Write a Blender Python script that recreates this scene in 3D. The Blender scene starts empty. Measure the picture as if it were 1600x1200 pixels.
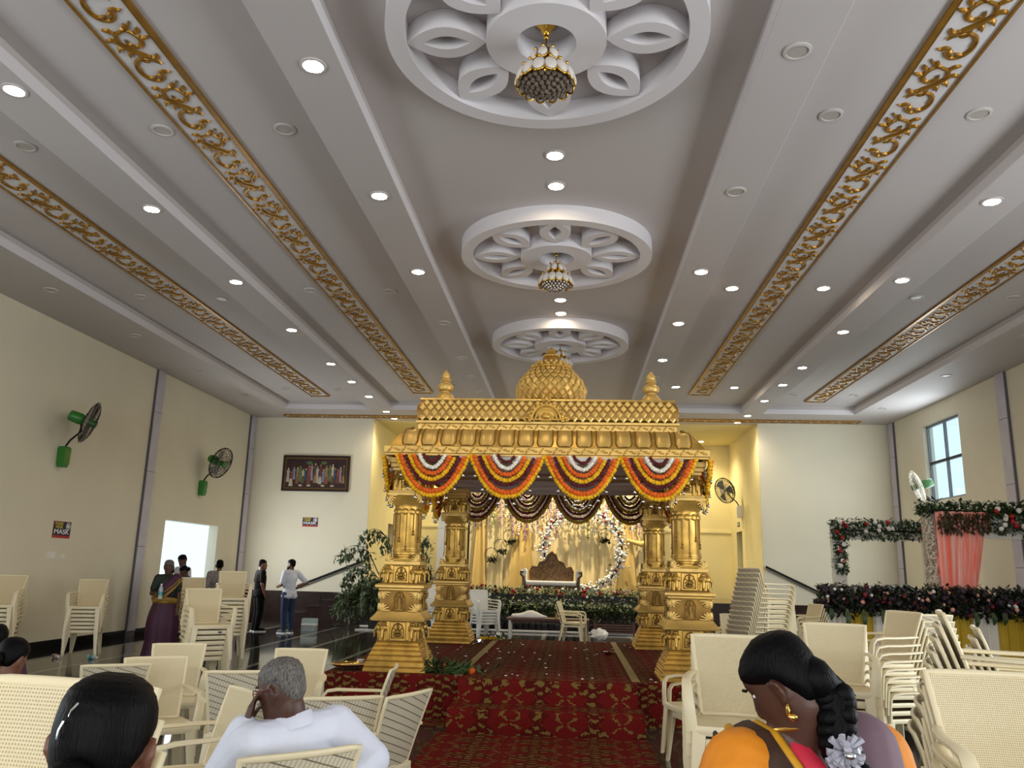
import bpy, bmesh, math, random
from mathutils import Vector, Matrix, Euler
random.seed(7)
S = bpy.context.scene
COL = S.collection
PI = math.pi

# ------------------------------------------------------------------ camera
def make_camera():
    p, y, r = 0.2240036, 0.0757492, 0.0256982        # pitch up, yaw left, roll
    f = Vector((-math.sin(y)*math.cos(p), math.cos(y)*math.cos(p), math.sin(p)))
    rt = Vector((math.cos(y), math.sin(y), 0)); up = rt.cross(f)
    rt2 = rt*math.cos(r) + up*math.sin(r); up2 = up*math.cos(r) - rt*math.sin(r)
    cd = bpy.data.cameras.new('camera'); cd.sensor_width = 36; cd.lens = 1269.384*36/1600
    cd.clip_start = 0.05; cd.clip_end = 300
    cam = bpy.data.objects.new('camera', cd); COL.objects.link(cam)
    m = Matrix((rt2, up2, -f)).transposed().to_4x4(); m.translation = (0, 0, 1.62)
    cam.matrix_world = m; S.camera = cam
make_camera()

# ------------------------------------------------------------------ world, daylight, exposure
W = bpy.data.worlds.new('world'); S.world = W; W.use_nodes = True
bg = W.node_tree.nodes['Background']; bg.inputs[0].default_value = (0.72, 0.88, 1.0, 1); bg.inputs[1].default_value = 1.25
def area(name, loc, rot, sx, sy, power, col):
    ld = bpy.data.lights.new(name, 'AREA'); ld.shape = 'RECTANGLE'; ld.size = sx; ld.size_y = sy
    ld.energy = power; ld.color = col
    o = bpy.data.objects.new(name, ld); COL.objects.link(o); o.location = loc; o.rotation_euler = rot
    return o
# daylight entering by the open entrance front behind the camera and the openings of the side walls
area('daylight_entrance', (-0.26, -5.75, 2.3), (math.radians(90), 0, 0), 14, 4.0, 620, (1.0, 0.975, 0.94))
area('daylight_right_doors', (8.85, 4.0, 1.9), (math.radians(90), 0, math.radians(90)), 9, 3.0, 520, (0.93, 0.97, 1.0))
area('daylight_left_doors', (-9.35, 3.0, 1.9), (math.radians(90), 0, math.radians(-90)), 7, 3.0, 150, (0.95, 0.98, 1.0))
area('daylight_right_windows', (8.9, 20.27, 4.45), (math.radians(90), 0, math.radians(90)), 1.9, 1.9, 75, (0.86, 0.95, 1.0))
area('daylight_left_opening', (-9.4, 20.1, 1.87), (math.radians(90), 0, math.radians(-90)), 2.8, 1.3, 140, (0.93, 0.97, 1.0))
area('daylight_right_lower_window', (8.9, 20.22, 1.8), (math.radians(90), 0, math.radians(90)), 1.9, 1.6, 60, (0.86, 0.95, 1.0))
S.view_settings.view_transform = 'Standard'; S.view_settings.look = 'None'
S.view_settings.gamma = 1.0; S.view_settings.use_curve_mapping = False
S.view_settings.exposure = 0.1
S.cycles.use_denoising = True
S.cycles.max_bounces = 8; S.cycles.diffuse_bounces = 4; S.cycles.glossy_bounces = 3; S.cycles.transmission_bounces = 4
S.cycles.transparent_max_bounces = 6; S.cycles.caustics_reflective = False; S.cycles.caustics_refractive = False
S.cycles.sample_clamp_indirect = 4.0

# ------------------------------------------------------------------ materials
def lin(h):
    h = h.lstrip('#'); o = []
    for i in (0, 2, 4):
        c = int(h[i:i+2], 16)/255
        o.append(c/12.92 if c <= 0.04045 else ((c+0.055)/1.055)**2.4)
    return (o[0], o[1], o[2], 1)
MATS = {}
def mat(name, col, rough=0.5, metal=0.0, var=0.0, vscale=6.0, bump=0.0, bscale=40.0, spec=0.5, emit=None, estr=0, alpha=None, trans=0, coat=0, sub=0, stretch=None, col2=None, detail=3.0):
    m = bpy.data.materials.new(name); m.use_nodes = True; MATS[name] = m
    nt = m.node_tree; b = nt.nodes['Principled BSDF']; c = lin(col) if isinstance(col, str) else col
    b.inputs['Base Color'].default_value = c; b.inputs['Roughness'].default_value = rough; b.inputs['Metallic'].default_value = metal
    b.inputs['Specular IOR Level'].default_value = spec
    if coat: b.inputs['Coat Weight'].default_value = coat; b.inputs['Coat Roughness'].default_value = 0.1
    if trans: b.inputs['Transmission Weight'].default_value = trans
    if sub: b.inputs['Subsurface Weight'].default_value = sub; b.inputs['Subsurface Radius'].default_value = (0.02, 0.01, 0.006)
    if emit: b.inputs['Emission Color'].default_value = lin(emit); b.inputs['Emission Strength'].default_value = estr
    if alpha is not None: b.inputs['Alpha'].default_value = alpha
    if var or bump or col2:
        tc = nt.nodes.new('ShaderNodeTexCoord'); mp = nt.nodes.new('ShaderNodeMapping'); nt.links.new(tc.outputs['Object'], mp.inputs[0])
        if stretch: mp.inputs['Scale'].default_value = stretch
    if var or col2:
        n = nt.nodes.new('ShaderNodeTexNoise'); n.inputs['Scale'].default_value = vscale; n.inputs['Detail'].default_value = detail
        nt.links.new(mp.outputs[0], n.inputs['Vector'])
        r = nt.nodes.new('ShaderNodeValToRGB'); r.color_ramp.elements[0].position = 0.32; r.color_ramp.elements[1].position = 0.68
        if col2: r.color_ramp.elements[0].color = lin(col2); r.color_ramp.elements[1].color = c
        else:
            r.color_ramp.elements[0].color = tuple(x*(1-var) for x in c[:3])+(1,); r.color_ramp.elements[1].color = tuple(min(1, x*(1+var*0.6)) for x in c[:3])+(1,)
        nt.links.new(n.outputs[0], r.inputs[0]); nt.links.new(r.outputs[0], b.inputs['Base Color'])
    if bump:
        n2 = nt.nodes.new('ShaderNodeTexNoise'); n2.inputs['Scale'].default_value = bscale; n2.inputs['Detail'].default_value = 2
        nt.links.new(mp.outputs[0], n2.inputs['Vector'])
        bp = nt.nodes.new('ShaderNodeBump'); bp.inputs['Strength'].default_value = bump; bp.inputs['Distance'].default_value = 0.01
        nt.links.new(n2.outputs[0], bp.inputs['Height']); nt.links.new(bp.outputs[0], b.inputs['Normal'])
    return m

mat('wall', '#E4DDC6', 0.75, var=0.04, vscale=0.7, bump=0.03, bscale=60)
mat('wall_stage', '#EBDDA6', 0.75, var=0.03, vscale=0.7)
mat('white_paint', '#E4E2DC', 0.6)
mat('ceiling', '#C3BCBA', 0.65, var=0.03, vscale=0.5)
mat('ceiling_white', '#DDD8DA', 0.55)
mat('pilaster', '#C4BFCB', 0.35, var=0.08, vscale=3)
mat('joint', '#5E5A60', 0.7)
mat('granite_dark', '#23211F', 0.07, var=0.35, vscale=14, spec=0.6)
mat('granite_brown', '#37312C', 0.08, var=0.25, vscale=18, spec=0.6)
mat('granite_grey', '#45433C', 0.07, var=0.2, vscale=18, spec=0.6)
mat('granite_band', '#8C8B84', 0.12, var=0.1, vscale=12)
mat('skirting', '#171615', 0.12)
mat('dado', '#2E201D', 0.2, var=0.2, vscale=6)
mat('black_metal', '#121212', 0.35, metal=0.4)
mat('steel', '#9A9A9C', 0.25, metal=1.0)
mat('strip_gold', '#A5772A', 0.36, metal=0.55, var=0.2, vscale=9)
mat('strip_ground', '#D7D3D2', 0.6)
mat('gold', '#CDA24C', 0.36, metal=0.6, var=0.3, vscale=7, bump=0.12, bscale=30)
mat('gold_pale', '#D6B062', 0.40, metal=0.5, var=0.2, vscale=5, bump=0.1, bscale=18)
mat('gold_deep', '#8E6A2C', 0.42, metal=0.6, var=0.25, vscale=8)
mat('gold_shiny', '#E0B04A', 0.16, metal=1.0)
mat('crystal', '#82766A', 0.08, metal=0.35, var=0.4, vscale=40)
mat('milk_glass', '#D9D2CA', 0.2)
mat('lamp_rim', '#C6C0BB', 0.5)
mat('lamp_off', '#B3ACA6', 0.35)
mat('lamp_on', '#FFF3DA', 0.4, emit='#FFE9C4', estr=120)
mat('yellow_flower', '#F2B705', 0.7, var=0.25, vscale=30, bump=0.6, bscale=90)
mat('orange_flower', '#E8650A', 0.7, var=0.25, vscale=30, bump=0.6, bscale=90)
mat('maroon_flower', '#5C0A10', 0.75, var=0.3, vscale=30, bump=0.6, bscale=90)
mat('white_flower', '#F0EAD8', 0.7, var=0.1, vscale=30, bump=0.6, bscale=90)
mat('olive_flower', '#8F6F10', 0.75, var=0.25, vscale=30, bump=0.6, bscale=90)
mat('silver', '#D8DADC', 0.15, metal=1.0)
mat('thread', '#6B5420', 0.8)
mat('canopy_cloth', '#EDE2DF', 0.8, var=0.08, vscale=3)
mat('chair', '#E7DAB6', 0.34, var=0.03, vscale=2.0)
mat('chair_white', '#E4E3DE', 0.34)
mat('chair_label', '#1B2A6B', 0.4)
mat('curtain_cream', '#EAD6A2', 0.7, var=0.06, vscale=2)
mat('curtain_gold', '#DDBC72', 0.7)
mat('curtain_peach', '#FF9480', 0.65, col2='#F9BFB4', vscale=9, stretch=(1.6, 1, 0.04), detail=1.0)
mat('curtain_peach_pale', '#F4B9B4', 0.65)
mat('drape_white', '#E9E4D8', 0.75)
mat('drape_yellow', '#C7A426', 0.7, var=0.08, vscale=3)
mat('leaf', '#50693A', 0.5, col2='#1E2C14', vscale=9)
mat('leaf_dark', '#24331A', 0.45, col2='#121C0D', vscale=7)
mat('leaf_grey', '#5A6B45', 0.5, col2='#2A3A20', vscale=5)
mat('leaf_pale', '#A9B56A', 0.5, col2='#4B5E2A', vscale=12)
mat('purple_bloom', '#3C2B3A', 0.6, col2='#20141F', vscale=14)
mat('red_bloom', '#7B1220', 0.6, var=0.2, vscale=20)
mat('rose_red', '#A3121E', 0.55)
mat('rose_white', '#EDEAE6', 0.6)
mat('rose_pink', '#E0A091', 0.6)
mat('lilac_bloom', '#B08AA8', 0.6, var=0.2, vscale=20)
mat('branch', '#2A221A', 0.7)
mat('pot', '#191716', 0.5)
mat('wood_brown', '#5A3424', 0.45, var=0.3, vscale=5, stretch=(8, 1, 1))
mat('carved_wood', '#75562F', 0.36, metal=0.4, col2='#2A1C10', vscale=26, bump=0.8, bscale=24)
mat('upholstery', '#ECE8E1', 0.7)
mat('cloth_white', '#EFEDEA', 0.8, bump=0.2, bscale=10)
mat('fan_green', '#2F7A2A', 0.35)
mat('fan_green_dark', '#2A5526', 0.4)
mat('fan_white', '#D9D4C4', 0.4)
mat('fan_wire', '#26221F', 0.4, metal=0.5)
mat('fan_blade', '#8C8A86', 0.4, metal=0.4)
mat('poster_navy', '#1C1B3A', 0.6)
mat('poster_red', '#B4302C', 0.6)
mat('print_white', '#EFEFEF', 0.6)
mat('print_yellow', '#D8C23A', 0.6)
mat('plastic_plate', '#E6E0D2', 0.4)
mat('frame_wood', '#2A1712', 0.35)
mat('frame_gilt', '#7A5C2E', 0.4, metal=0.4)
mat('painting_ground', '#3E1414', 0.5, col2='#160A0B', vscale=6)
mat('window_frame', '#7C8188', 0.4)
mat('tape', '#8E7A4C', 0.5)
mat('rope', '#B99A45', 0.8)
mat('paper_white', '#F0EEEA', 0.7)
mat('bottle_blue', '#2F9AA8', 0.2)
mat('bottle_clear', '#CFE0E2', 0.1, alpha=0.55)
mat('red_wrap', '#B21E22', 0.4)
mat('skin', '#6B4432', 0.5, var=0.06, vscale=8, sub=0.05)
mat('skin_dark', '#4A2C20', 0.48, var=0.06, vscale=8, sub=0.05)
mat('skin_far', '#5C3A2B', 0.5)
mat('hair_black', '#050405', 0.5, bump=0.3, bscale=22, stretch=(9, 9, 1), spec=0.09)
mat('hair_grey', '#77726D', 0.6, col2='#35302D', vscale=34, stretch=(5, 5, 1.2), bump=0.6, bscale=60)
mat('shirt_white', '#D6DAE8', 0.8, bump=0.9, bscale=13, stretch=(1, 1, 0.6))
mat('shirt_black', '#120F0D', 0.9, spec=0.15)
mat('shirt_check', '#9B9491', 0.8, col2='#6F6668', vscale=26)
mat('trouser_black', '#070708', 0.9, spec=0.15)
mat('jeans', '#1A2C4E', 0.8, var=0.2, vscale=12)
mat('shoe_grey', '#4A4E54', 0.6)
mat('shoe_sole', '#E8E8E8', 0.6)
mat('sari_purple', '#3E1030', 0.6, var=0.2, vscale=5)
mat('sari_gold', '#8A6A22', 0.5, var=0.25, vscale=16)
mat('blouse_green', '#13231A', 0.7)
mat('sari_orange', '#DB8412', 0.7, var=0.22, vscale=7, bump=0.5, bscale=12, stretch=(1, 1, 0.5))
mat('door_dark', '#0A0908', 0.8, spec=0.1)
mat('sari_brown', '#3B2415', 0.6, var=0.4, vscale=30)
mat('sari_yellow', '#C98F16', 0.6, var=0.2, vscale=18)
mat('blouse_pink', '#C2203A', 0.65)
mat('sari_mauve', '#6C5560', 0.75)
mat('sari_blue', '#1E3C63', 0.7)
mat('jewel', '#D8B060', 0.2, metal=1.0)
mat('spectacle', '#5E1E1C', 0.3)
mat('eye_white', '#E8E2D8', 0.3)
mat('eye_dark', '#140E0C', 0.2)
mat('lip', '#5A2A26', 0.5)
mat('exterior', '#CFE3EC', 0.8)
mat('exterior_shade', '#A9CADB', 0.8)

def glass_mat():
    m = bpy.data.materials.new('window_glass'); m.use_nodes = True; MATS['window_glass'] = m
    nt = m.node_tree; nt.nodes.clear()
    o = nt.nodes.new('ShaderNodeOutputMaterial'); t = nt.nodes.new('ShaderNodeBsdfTransparent'); g = nt.nodes.new('ShaderNodeBsdfGlossy')
    t.inputs[0].default_value = (0.93, 0.98, 1.0, 1); g.inputs['Roughness'].default_value = 0.05
    x = nt.nodes.new('ShaderNodeMixShader'); x.inputs[0].default_value = 0.08
    nt.links.new(t.outputs[0], x.inputs[1]); nt.links.new(g.outputs[0], x.inputs[2]); nt.links.new(x.outputs[0], o.inputs[0])
glass_mat()

def nmath(nt, op, a, b=None, clamp=False):
    n = nt.nodes.new('ShaderNodeMath'); n.operation = op; n.use_clamp = clamp
    for i, v in enumerate((a, b)):
        if v is None: continue
        if isinstance(v, (int, float)): n.inputs[i].default_value = v
        else: nt.links.new(v, n.inputs[i])
    return n.outputs[0]

def carpet_mat():
    m = bpy.data.materials.new('carpet'); m.use_nodes = True; MATS['carpet'] = m
    nt = m.node_tree; b = nt.nodes['Principled BSDF']; b.inputs['Roughness'].default_value = 0.95; b.inputs['Specular IOR Level'].default_value = 0.1
    g = nt.nodes.new('ShaderNodeNewGeometry'); sp = nt.nodes.new('ShaderNodeSeparateXYZ')
    ns = nt.nodes.new('ShaderNodeTexNoise'); ns.inputs['Scale'].default_value = 9; ns.inputs['Detail'].default_value = 3
    nt.links.new(g.outputs['Position'], ns.inputs['Vector'])
    mx = nt.nodes.new('ShaderNodeVectorMath'); mx.operation = 'MULTIPLY_ADD'; mx.inputs[1].default_value = (0.07, 0.07, 0.07)
    nt.links.new(ns.outputs['Color'], mx.inputs[0]); nt.links.new(g.outputs['Position'], mx.inputs[2]); nt.links.new(mx.outputs[0], sp.inputs[0])
    u = nmath(nt, 'MULTIPLY', sp.outputs[0], 2*PI/0.56)
    v = nmath(nt, 'MULTIPLY', nmath(nt, 'SUBTRACT', sp.outputs[1], sp.outputs[2]), 2*PI/0.34)
    cu = nmath(nt, 'COSINE', u); cv = nmath(nt, 'COSINE', v)
    f = nmath(nt, 'ADD', cu, nmath(nt, 'MULTIPLY', cv, 0.9))
    between = nmath(nt, 'LESS_THAN', f, 0.05)
    n3 = nt.nodes.new('ShaderNodeTexNoise'); n3.inputs['Scale'].default_value = 42; n3.inputs['Detail'].default_value = 3
    nt.links.new(g.outputs['Position'], n3.inputs['Vector'])
    vine = nmath(nt, 'ADD', nmath(nt, 'MULTIPLY', nmath(nt, 'COSINE', nmath(nt, 'MULTIPLY', u, 3.0)), nmath(nt, 'COSINE', nmath(nt, 'MULTIPLY', v, 4.0))), nmath(nt, 'MULTIPLY', nmath(nt, 'SUBTRACT', n3.outputs[0], 0.5), 3.2))
    net = nmath(nt, 'MULTIPLY', between, nmath(nt, 'GREATER_THAN', vine, 0.30))
    su = nmath(nt, 'ABSOLUTE', nmath(nt, 'SINE', u)); sv = nmath(nt, 'ABSOLUTE', nmath(nt, 'SINE', v))
    xx = nmath(nt, 'LESS_THAN', nmath(nt, 'ABSOLUTE', nmath(nt, 'ADD', nmath(nt, 'SUBTRACT', su, sv), nmath(nt, 'MULTIPLY', nmath(nt, 'SUBTRACT', n3.outputs[0], 0.5), 0.9))), 0.14)
    core = nmath(nt, 'MULTIPLY', nmath(nt, 'MULTIPLY', xx, nmath(nt, 'GREATER_THAN', f, 0.85)), nmath(nt, 'LESS_THAN', f, 1.86))
    dark = nmath(nt, 'MULTIPLY', between, 1.0)
    allg = nmath(nt, 'MAXIMUM', net, core)
    n2 = nt.nodes.new('ShaderNodeTexNoise'); n2.inputs['Scale'].default_value = 60; n2.inputs['Detail'].default_value = 2
    nt.links.new(g.outputs['Position'], n2.inputs['Vector'])
    c1 = nt.nodes.new('ShaderNodeMixRGB'); c1.inputs[1].default_value = lin('#6C1916'); c1.inputs[2].default_value = lin('#551612'); nt.links.new(dark, c1.inputs[0])
    c2 = nt.nodes.new('ShaderNodeMixRGB'); c2.inputs[2].default_value = lin('#7A6434'); nt.links.new(allg, c2.inputs[0]); nt.links.new(c1.outputs[0], c2.inputs[1])
    c3 = nt.nodes.new('ShaderNodeMixRGB'); c3.blend_type = 'MULTIPLY'; c3.inputs[0].default_value = 0.6
    rr = nt.nodes.new('ShaderNodeValToRGB'); rr.color_ramp.elements[0].color = (0.45, 0.45, 0.45, 1); rr.color_ramp.elements[1].color = (1.2, 1.2, 1.2, 1)
    nt.links.new(n2.outputs[0], rr.inputs[0]); nt.links.new(c2.outputs[0], c3.inputs[1]); nt.links.new(rr.outputs[0], c3.inputs[2])
    nt.links.new(c3.outputs[0], b.inputs['Base Color'])
carpet_mat()

def weave_mat():
    # moulded cane pattern of the chair backs: fine relief with darker pits
    m = MATS['chair'].copy(); m.name = 'chair_weave'; MATS['chair_weave'] = m
    nt = m.node_tree; b = nt.nodes['Principled BSDF']
    for l in list(b.inputs['Base Color'].links): nt.links.remove(l)
    tc = nt.nodes.new('ShaderNodeTexCoord'); sp = nt.nodes.new('ShaderNodeSeparateXYZ'); nt.links.new(tc.outputs['Object'], sp.inputs[0])
    k = 2*PI/0.016
    a = nmath(nt, 'SINE', nmath(nt, 'MULTIPLY', nmath(nt, 'ADD', sp.outputs[0], sp.outputs[2]), k))
    c = nmath(nt, 'SINE', nmath(nt, 'MULTIPLY', nmath(nt, 'SUBTRACT', sp.outputs[0], sp.outputs[2]), k))
    h = nmath(nt, 'MULTIPLY', a, c)
    pit = nmath(nt, 'GREATER_THAN', h, 0.45)
    cm = nt.nodes.new('ShaderNodeMixRGB'); cm.inputs[1].default_value = lin('#E7DAB6'); cm.inputs[2].default_value = lin('#B49C6C'); nt.links.new(pit, cm.inputs[0])
    nt.links.new(cm.outputs[0], b.inputs['Base Color'])
    bp = nt.nodes.new('ShaderNodeBump'); bp.inputs['Strength'].default_value = 0.5; bp.inputs['Distance'].default_value = 0.004; bp.invert = True
    nt.links.new(h, bp.inputs['Height']); nt.links.new(bp.outputs[0], b.inputs['Normal'])
weave_mat()
def rib_mat():
    # ribbed lattice on the chair backs' rear, shadow painted into its darker, greyer colour
    m = MATS['chair'].copy(); m.name = 'chair_rib_shaded'; MATS['chair_rib_shaded'] = m
    nt = m.node_tree; b = nt.nodes['Principled BSDF']
    for l in list(b.inputs['Base Color'].links): nt.links.remove(l)
    tc = nt.nodes.new('ShaderNodeTexCoord'); sp = nt.nodes.new('ShaderNodeSeparateXYZ'); nt.links.new(tc.outputs['Object'], sp.inputs[0])
    wide = nmath(nt, 'COSINE', nmath(nt, 'MULTIPLY', nmath(nt, 'ADD', sp.outputs[2], nmath(nt, 'MULTIPLY', sp.outputs[0], 0.35)), 2*PI/0.042))
    fine = nmath(nt, 'COSINE', nmath(nt, 'MULTIPLY', nmath(nt, 'SUBTRACT', sp.outputs[0], nmath(nt, 'MULTIPLY', sp.outputs[2], 0.35)), 2*PI/0.02))
    slot = nmath(nt, 'MAXIMUM', nmath(nt, 'GREATER_THAN', wide, 0.90), nmath(nt, 'MULTIPLY', nmath(nt, 'GREATER_THAN', fine, 0.6), 0.45))
    cm = nt.nodes.new('ShaderNodeMixRGB'); cm.inputs[1].default_value = lin('#D6CDB6'); cm.inputs[2].default_value = lin('#7E7560'); nt.links.new(slot, cm.inputs[0])
    nt.links.new(cm.outputs[0], b.inputs['Base Color'])
    bp = nt.nodes.new('ShaderNodeBump'); bp.inputs['Strength'].default_value = 0.6; bp.inputs['Distance'].default_value = 0.006; bp.invert = True
    nt.links.new(slot, bp.inputs['Height']); nt.links.new(bp.outputs[0], b.inputs['Normal'])
rib_mat()
def M_(m): return MATS[m] if isinstance(m, str) else m

# ------------------------------------------------------------------ mesh building
class MB:
    def __init__(s): s.v = []; s.f = []; s.mi = []; s.m = 0
    def add(s, verts, faces):
        o = len(s.v); s.v += [tuple(v) for v in verts]
        for f in faces: s.f.append(tuple(i+o for i in f)); s.mi.append(s.m)
        return o
    def hexa(s, p):
        return s.add(p, [(0,3,2,1), (4,5,6,7), (0,1,5,4), (1,2,6,5), (2,3,7,6), (3,0,4,7)])
    def box(s, x0, x1, y0, y1, z0, z1):
        return s.hexa([(x0,y0,z0),(x1,y0,z0),(x1,y1,z0),(x0,y1,z0),(x0,y0,z1),(x1,y0,z1),(x1,y1,z1),(x0,y1,z1)])
    def sq(s, prof, cx=0, cy=0, cap=True):
        # stacked rectangles (hx, hy, z)
        o = len(s.v); vs = []; fs = []
        for hx, hy, z in prof: vs += [(cx-hx,cy-hy,z),(cx+hx,cy-hy,z),(cx+hx,cy+hy,z),(cx-hx,cy+hy,z)]
        for k in range(len(prof)-1):
            for i in range(4): j = (i+1) % 4; fs.append((4*k+i, 4*k+j, 4*k+4+j, 4*k+4+i))
        if cap: fs.append((3,2,1,0)); n = 4*(len(prof)-1); fs.append((n,n+1,n+2,n+3))
        return s.add(vs, fs)
    def lathe(s, prof, n=16, c=(0,0,0), a0=0.0, cap=True):
        vs = []; fs = []; K = len(prof)
        for r, z in prof:
            for i in range(n):
                a = a0+2*PI*i/n; vs.append((c[0]+r*math.cos(a), c[1]+r*math.sin(a), c[2]+z))
        for k in range(K-1):
            for i in range(n): j = (i+1) % n; fs.append((k*n+i, k*n+j, k*n+n+j, k*n+n+i))
        if cap:
            if prof[0][0] > 1e-5: fs.append(tuple(range(n-1, -1, -1)))
            if prof[-1][0] > 1e-5: fs.append(tuple((K-1)*n+i for i in range(n)))
        return s.add(vs, fs)
    def tube(s, pts, r, n=8, r2=None, up=None, cap=True, closed=False, p=1.0):
        # swept section: half sizes r (across) and r2 (along up); p<1 gives a squarer section
        P = [Vector(q) for q in pts]; N = len(P)
        R1 = r if isinstance(r, (list, tuple)) else [r]*N
        R2 = R1 if r2 is None else (r2 if isinstance(r2, (list, tuple)) else [r2]*N)
        vs = []; fs = []; prev = None
        for i in range(N):
            if closed: t = P[(i+1) % N]-P[i-1]
            else: t = P[min(i+1, N-1)]-P[max(i-1, 0)]
            t = t.normalized() if t.length > 1e-9 else Vector((0,0,1))
            if up is not None: u = Vector(up)
            elif prev is not None: u = prev
            else: u = Vector((0,0,1)) if abs(t.z) < 0.9 else Vector((0,1,0))
            a = t.cross(u)
            if a.length < 1e-6: a = t.cross(Vector((1,0.3,0.1)))
            a.normalize(); b = a.cross(t).normalized(); prev = b
            for k in range(n):
                q = 2*PI*(k+0.5)/n; c, d = math.cos(q), math.sin(q)
                if p != 1.0: c = math.copysign(abs(c)**p, c); d = math.copysign(abs(d)**p, d)
                vs.append(P[i]+a*(c*R1[i])+b*(d*R2[i]))
        for i in range(N if closed else N-1):
            i2 = (i+1) % N
            for k in range(n): j = (k+1) % n; fs.append((i*n+k, i*n+j, i2*n+j, i2*n+k))
        if cap and not closed: fs.append(tuple(range(n-1, -1, -1))); fs.append(tuple((N-1)*n+k for k in range(n)))
        return s.add(vs, fs)
    def ball(s, c, r, nu=10, nv=6, M=None):
        rx, ry, rz = r if isinstance(r, (tuple, list)) else (r, r, r)
        vs = [(0,0,-1)]
        for j in range(1, nv):
            t = -PI/2+PI*j/nv
            for i in range(nu): a = 2*PI*i/nu; vs.append((math.cos(t)*math.cos(a), math.cos(t)*math.sin(a), math.sin(t)))
        vs.append((0,0,1)); fs = []
        for i in range(nu):
            k = (i+1) % nu; fs.append((0, 1+k, 1+i)); b = 1+(nv-2)*nu; fs.append((len(vs)-1, b+i, b+k))
        for j in range(nv-2):
            for i in range(nu): k = (i+1) % nu; a = 1+j*nu; fs.append((a+i, a+k, a+nu+k, a+nu+i))
        out = []
        for v in vs:
            q = Vector((v[0]*rx, v[1]*ry, v[2]*rz))
            if M is not None: q = M @ q
            out.append(q+Vector(c))
        return s.add(out, fs)
    def cap(s, p0, r0, p1, r1, n=12):
        # tapered capsule
        p0, p1 = Vector(p0), Vector(p1); d = p1-p0; L = d.length
        if L < 1e-6: return s.ball(p0, max(r0, r1), n, 8)
        t = d/L; pts = []; rr = []
        for k in range(5):
            a = -PI/2+PI/2*k/4.0; pts.append(p0+t*(r0*math.sin(a))); rr.append(max(1e-4, r0*math.cos(a)))
        for k in range(5):
            a = PI/2*k/4.0; pts.append(p1+t*(r1*math.sin(a))); rr.append(max(1e-4, r1*math.cos(a)))
        return s.tube(pts, rr, n)
    def grid(s, fn, nu, nv, closed_u=False):
        vs = [fn(i/(nu if closed_u else nu-1), j/(nv-1)) for j in range(nv) for i in range(nu)]; fs = []
        for j in range(nv-1):
            for i in range(nu if closed_u else nu-1):
                k = (i+1) % nu; fs.append((j*nu+i, j*nu+k, j*nu+nu+k, j*nu+nu+i))
        return s.add(vs, fs)
    def prism(s, poly, y0, y1, axis='y'):
        # extrude a 2-D outline (x,z) between y0 and y1
        n = len(poly); a = [(x, y0, z) for x, z in poly]; b = [(x, y1, z) for x, z in poly]
        fs = [tuple(range(n)), tuple(range(2*n-1, n-1, -1))]+[(i, n+i, n+(i+1) % n, (i+1) % n) for i in range(n)]
        o = s.add(a+b, fs)
        if axis == 'z':
            for i in range(o, len(s.v)): x, y, z = s.v[i]; s.v[i] = (x, z, y)
        if axis == 'x':
            for i in range(o, len(s.v)): x, y, z = s.v[i]; s.v[i] = (y, x, z)
        return o
    def xf(s, o, M):
        for i in range(o, len(s.v)): s.v[i] = tuple(M @ Vector(s.v[i]))
    def mesh(s, name, mats, smooth=40):
        me = bpy.data.meshes.new(name); me.from_pydata(s.v, [], s.f)
        for m in (mats if isinstance(mats, (list, tuple)) else [mats]): me.materials.append(M_(m))
        if any(s.mi): me.polygons.foreach_set('material_index', s.mi)
        if smooth:
            me.polygons.foreach_set('use_smooth', [True]*len(me.polygons))
            if smooth < 179: me.set_sharp_from_angle(angle=math.radians(smooth))
        me.update(); return me
    def build(s, name, mats, parent=None, smooth=40, loc=None):
        return inst(name, s.mesh(name, mats, smooth), parent, loc)

def inst(name, me, parent=None, loc=None, rot=None, scale=None):
    o = bpy.data.objects.new(name, me); COL.objects.link(o)
    if parent is not None: o.parent = parent
    if loc is not None: o.location = loc
    if rot is not None: o.rotation_euler = rot
    if scale is not None: o.scale = scale if isinstance(scale, (tuple, list)) else (scale,)*3
    return o
def tag(o, label=None, cat=None, group=None, kind=None):
    if label: o['label'] = label
    if cat: o['category'] = cat
    if group: o['group'] = group
    if kind: o['kind'] = kind
    return o
def thing(name, label, cat, loc=(0,0,0), rz=0.0, group=None):
    o = bpy.data.objects.new(name, None); COL.objects.link(o); o.empty_display_size = 0.1
    o.location = loc; o.rotation_euler = (0, 0, rz)
    return tag(o, label, cat, group)
def struct(o): o['kind'] = 'structure'; return o
def copy_tree(o, parent=None):
    c = o.copy(); COL.objects.link(c)
    if parent is not None: c.parent = parent
    for ch in o.children: copy_tree(ch, c)
    return c
ORD = ['first','second','third','fourth','fifth','sixth','seventh','eighth','ninth','tenth','eleventh','twelfth','thirteenth','fourteenth','fifteenth','sixteenth','seventeenth','eighteenth','nineteenth','twentieth']+['twenty-'+q for q in ('first','second','third','fourth','fifth','sixth','seventh','eighth')]
def Rz(a): return Matrix.Rotation(a, 4, 'Z')
def T(x, y, z): return Matrix.Translation((x, y, z))
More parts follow.
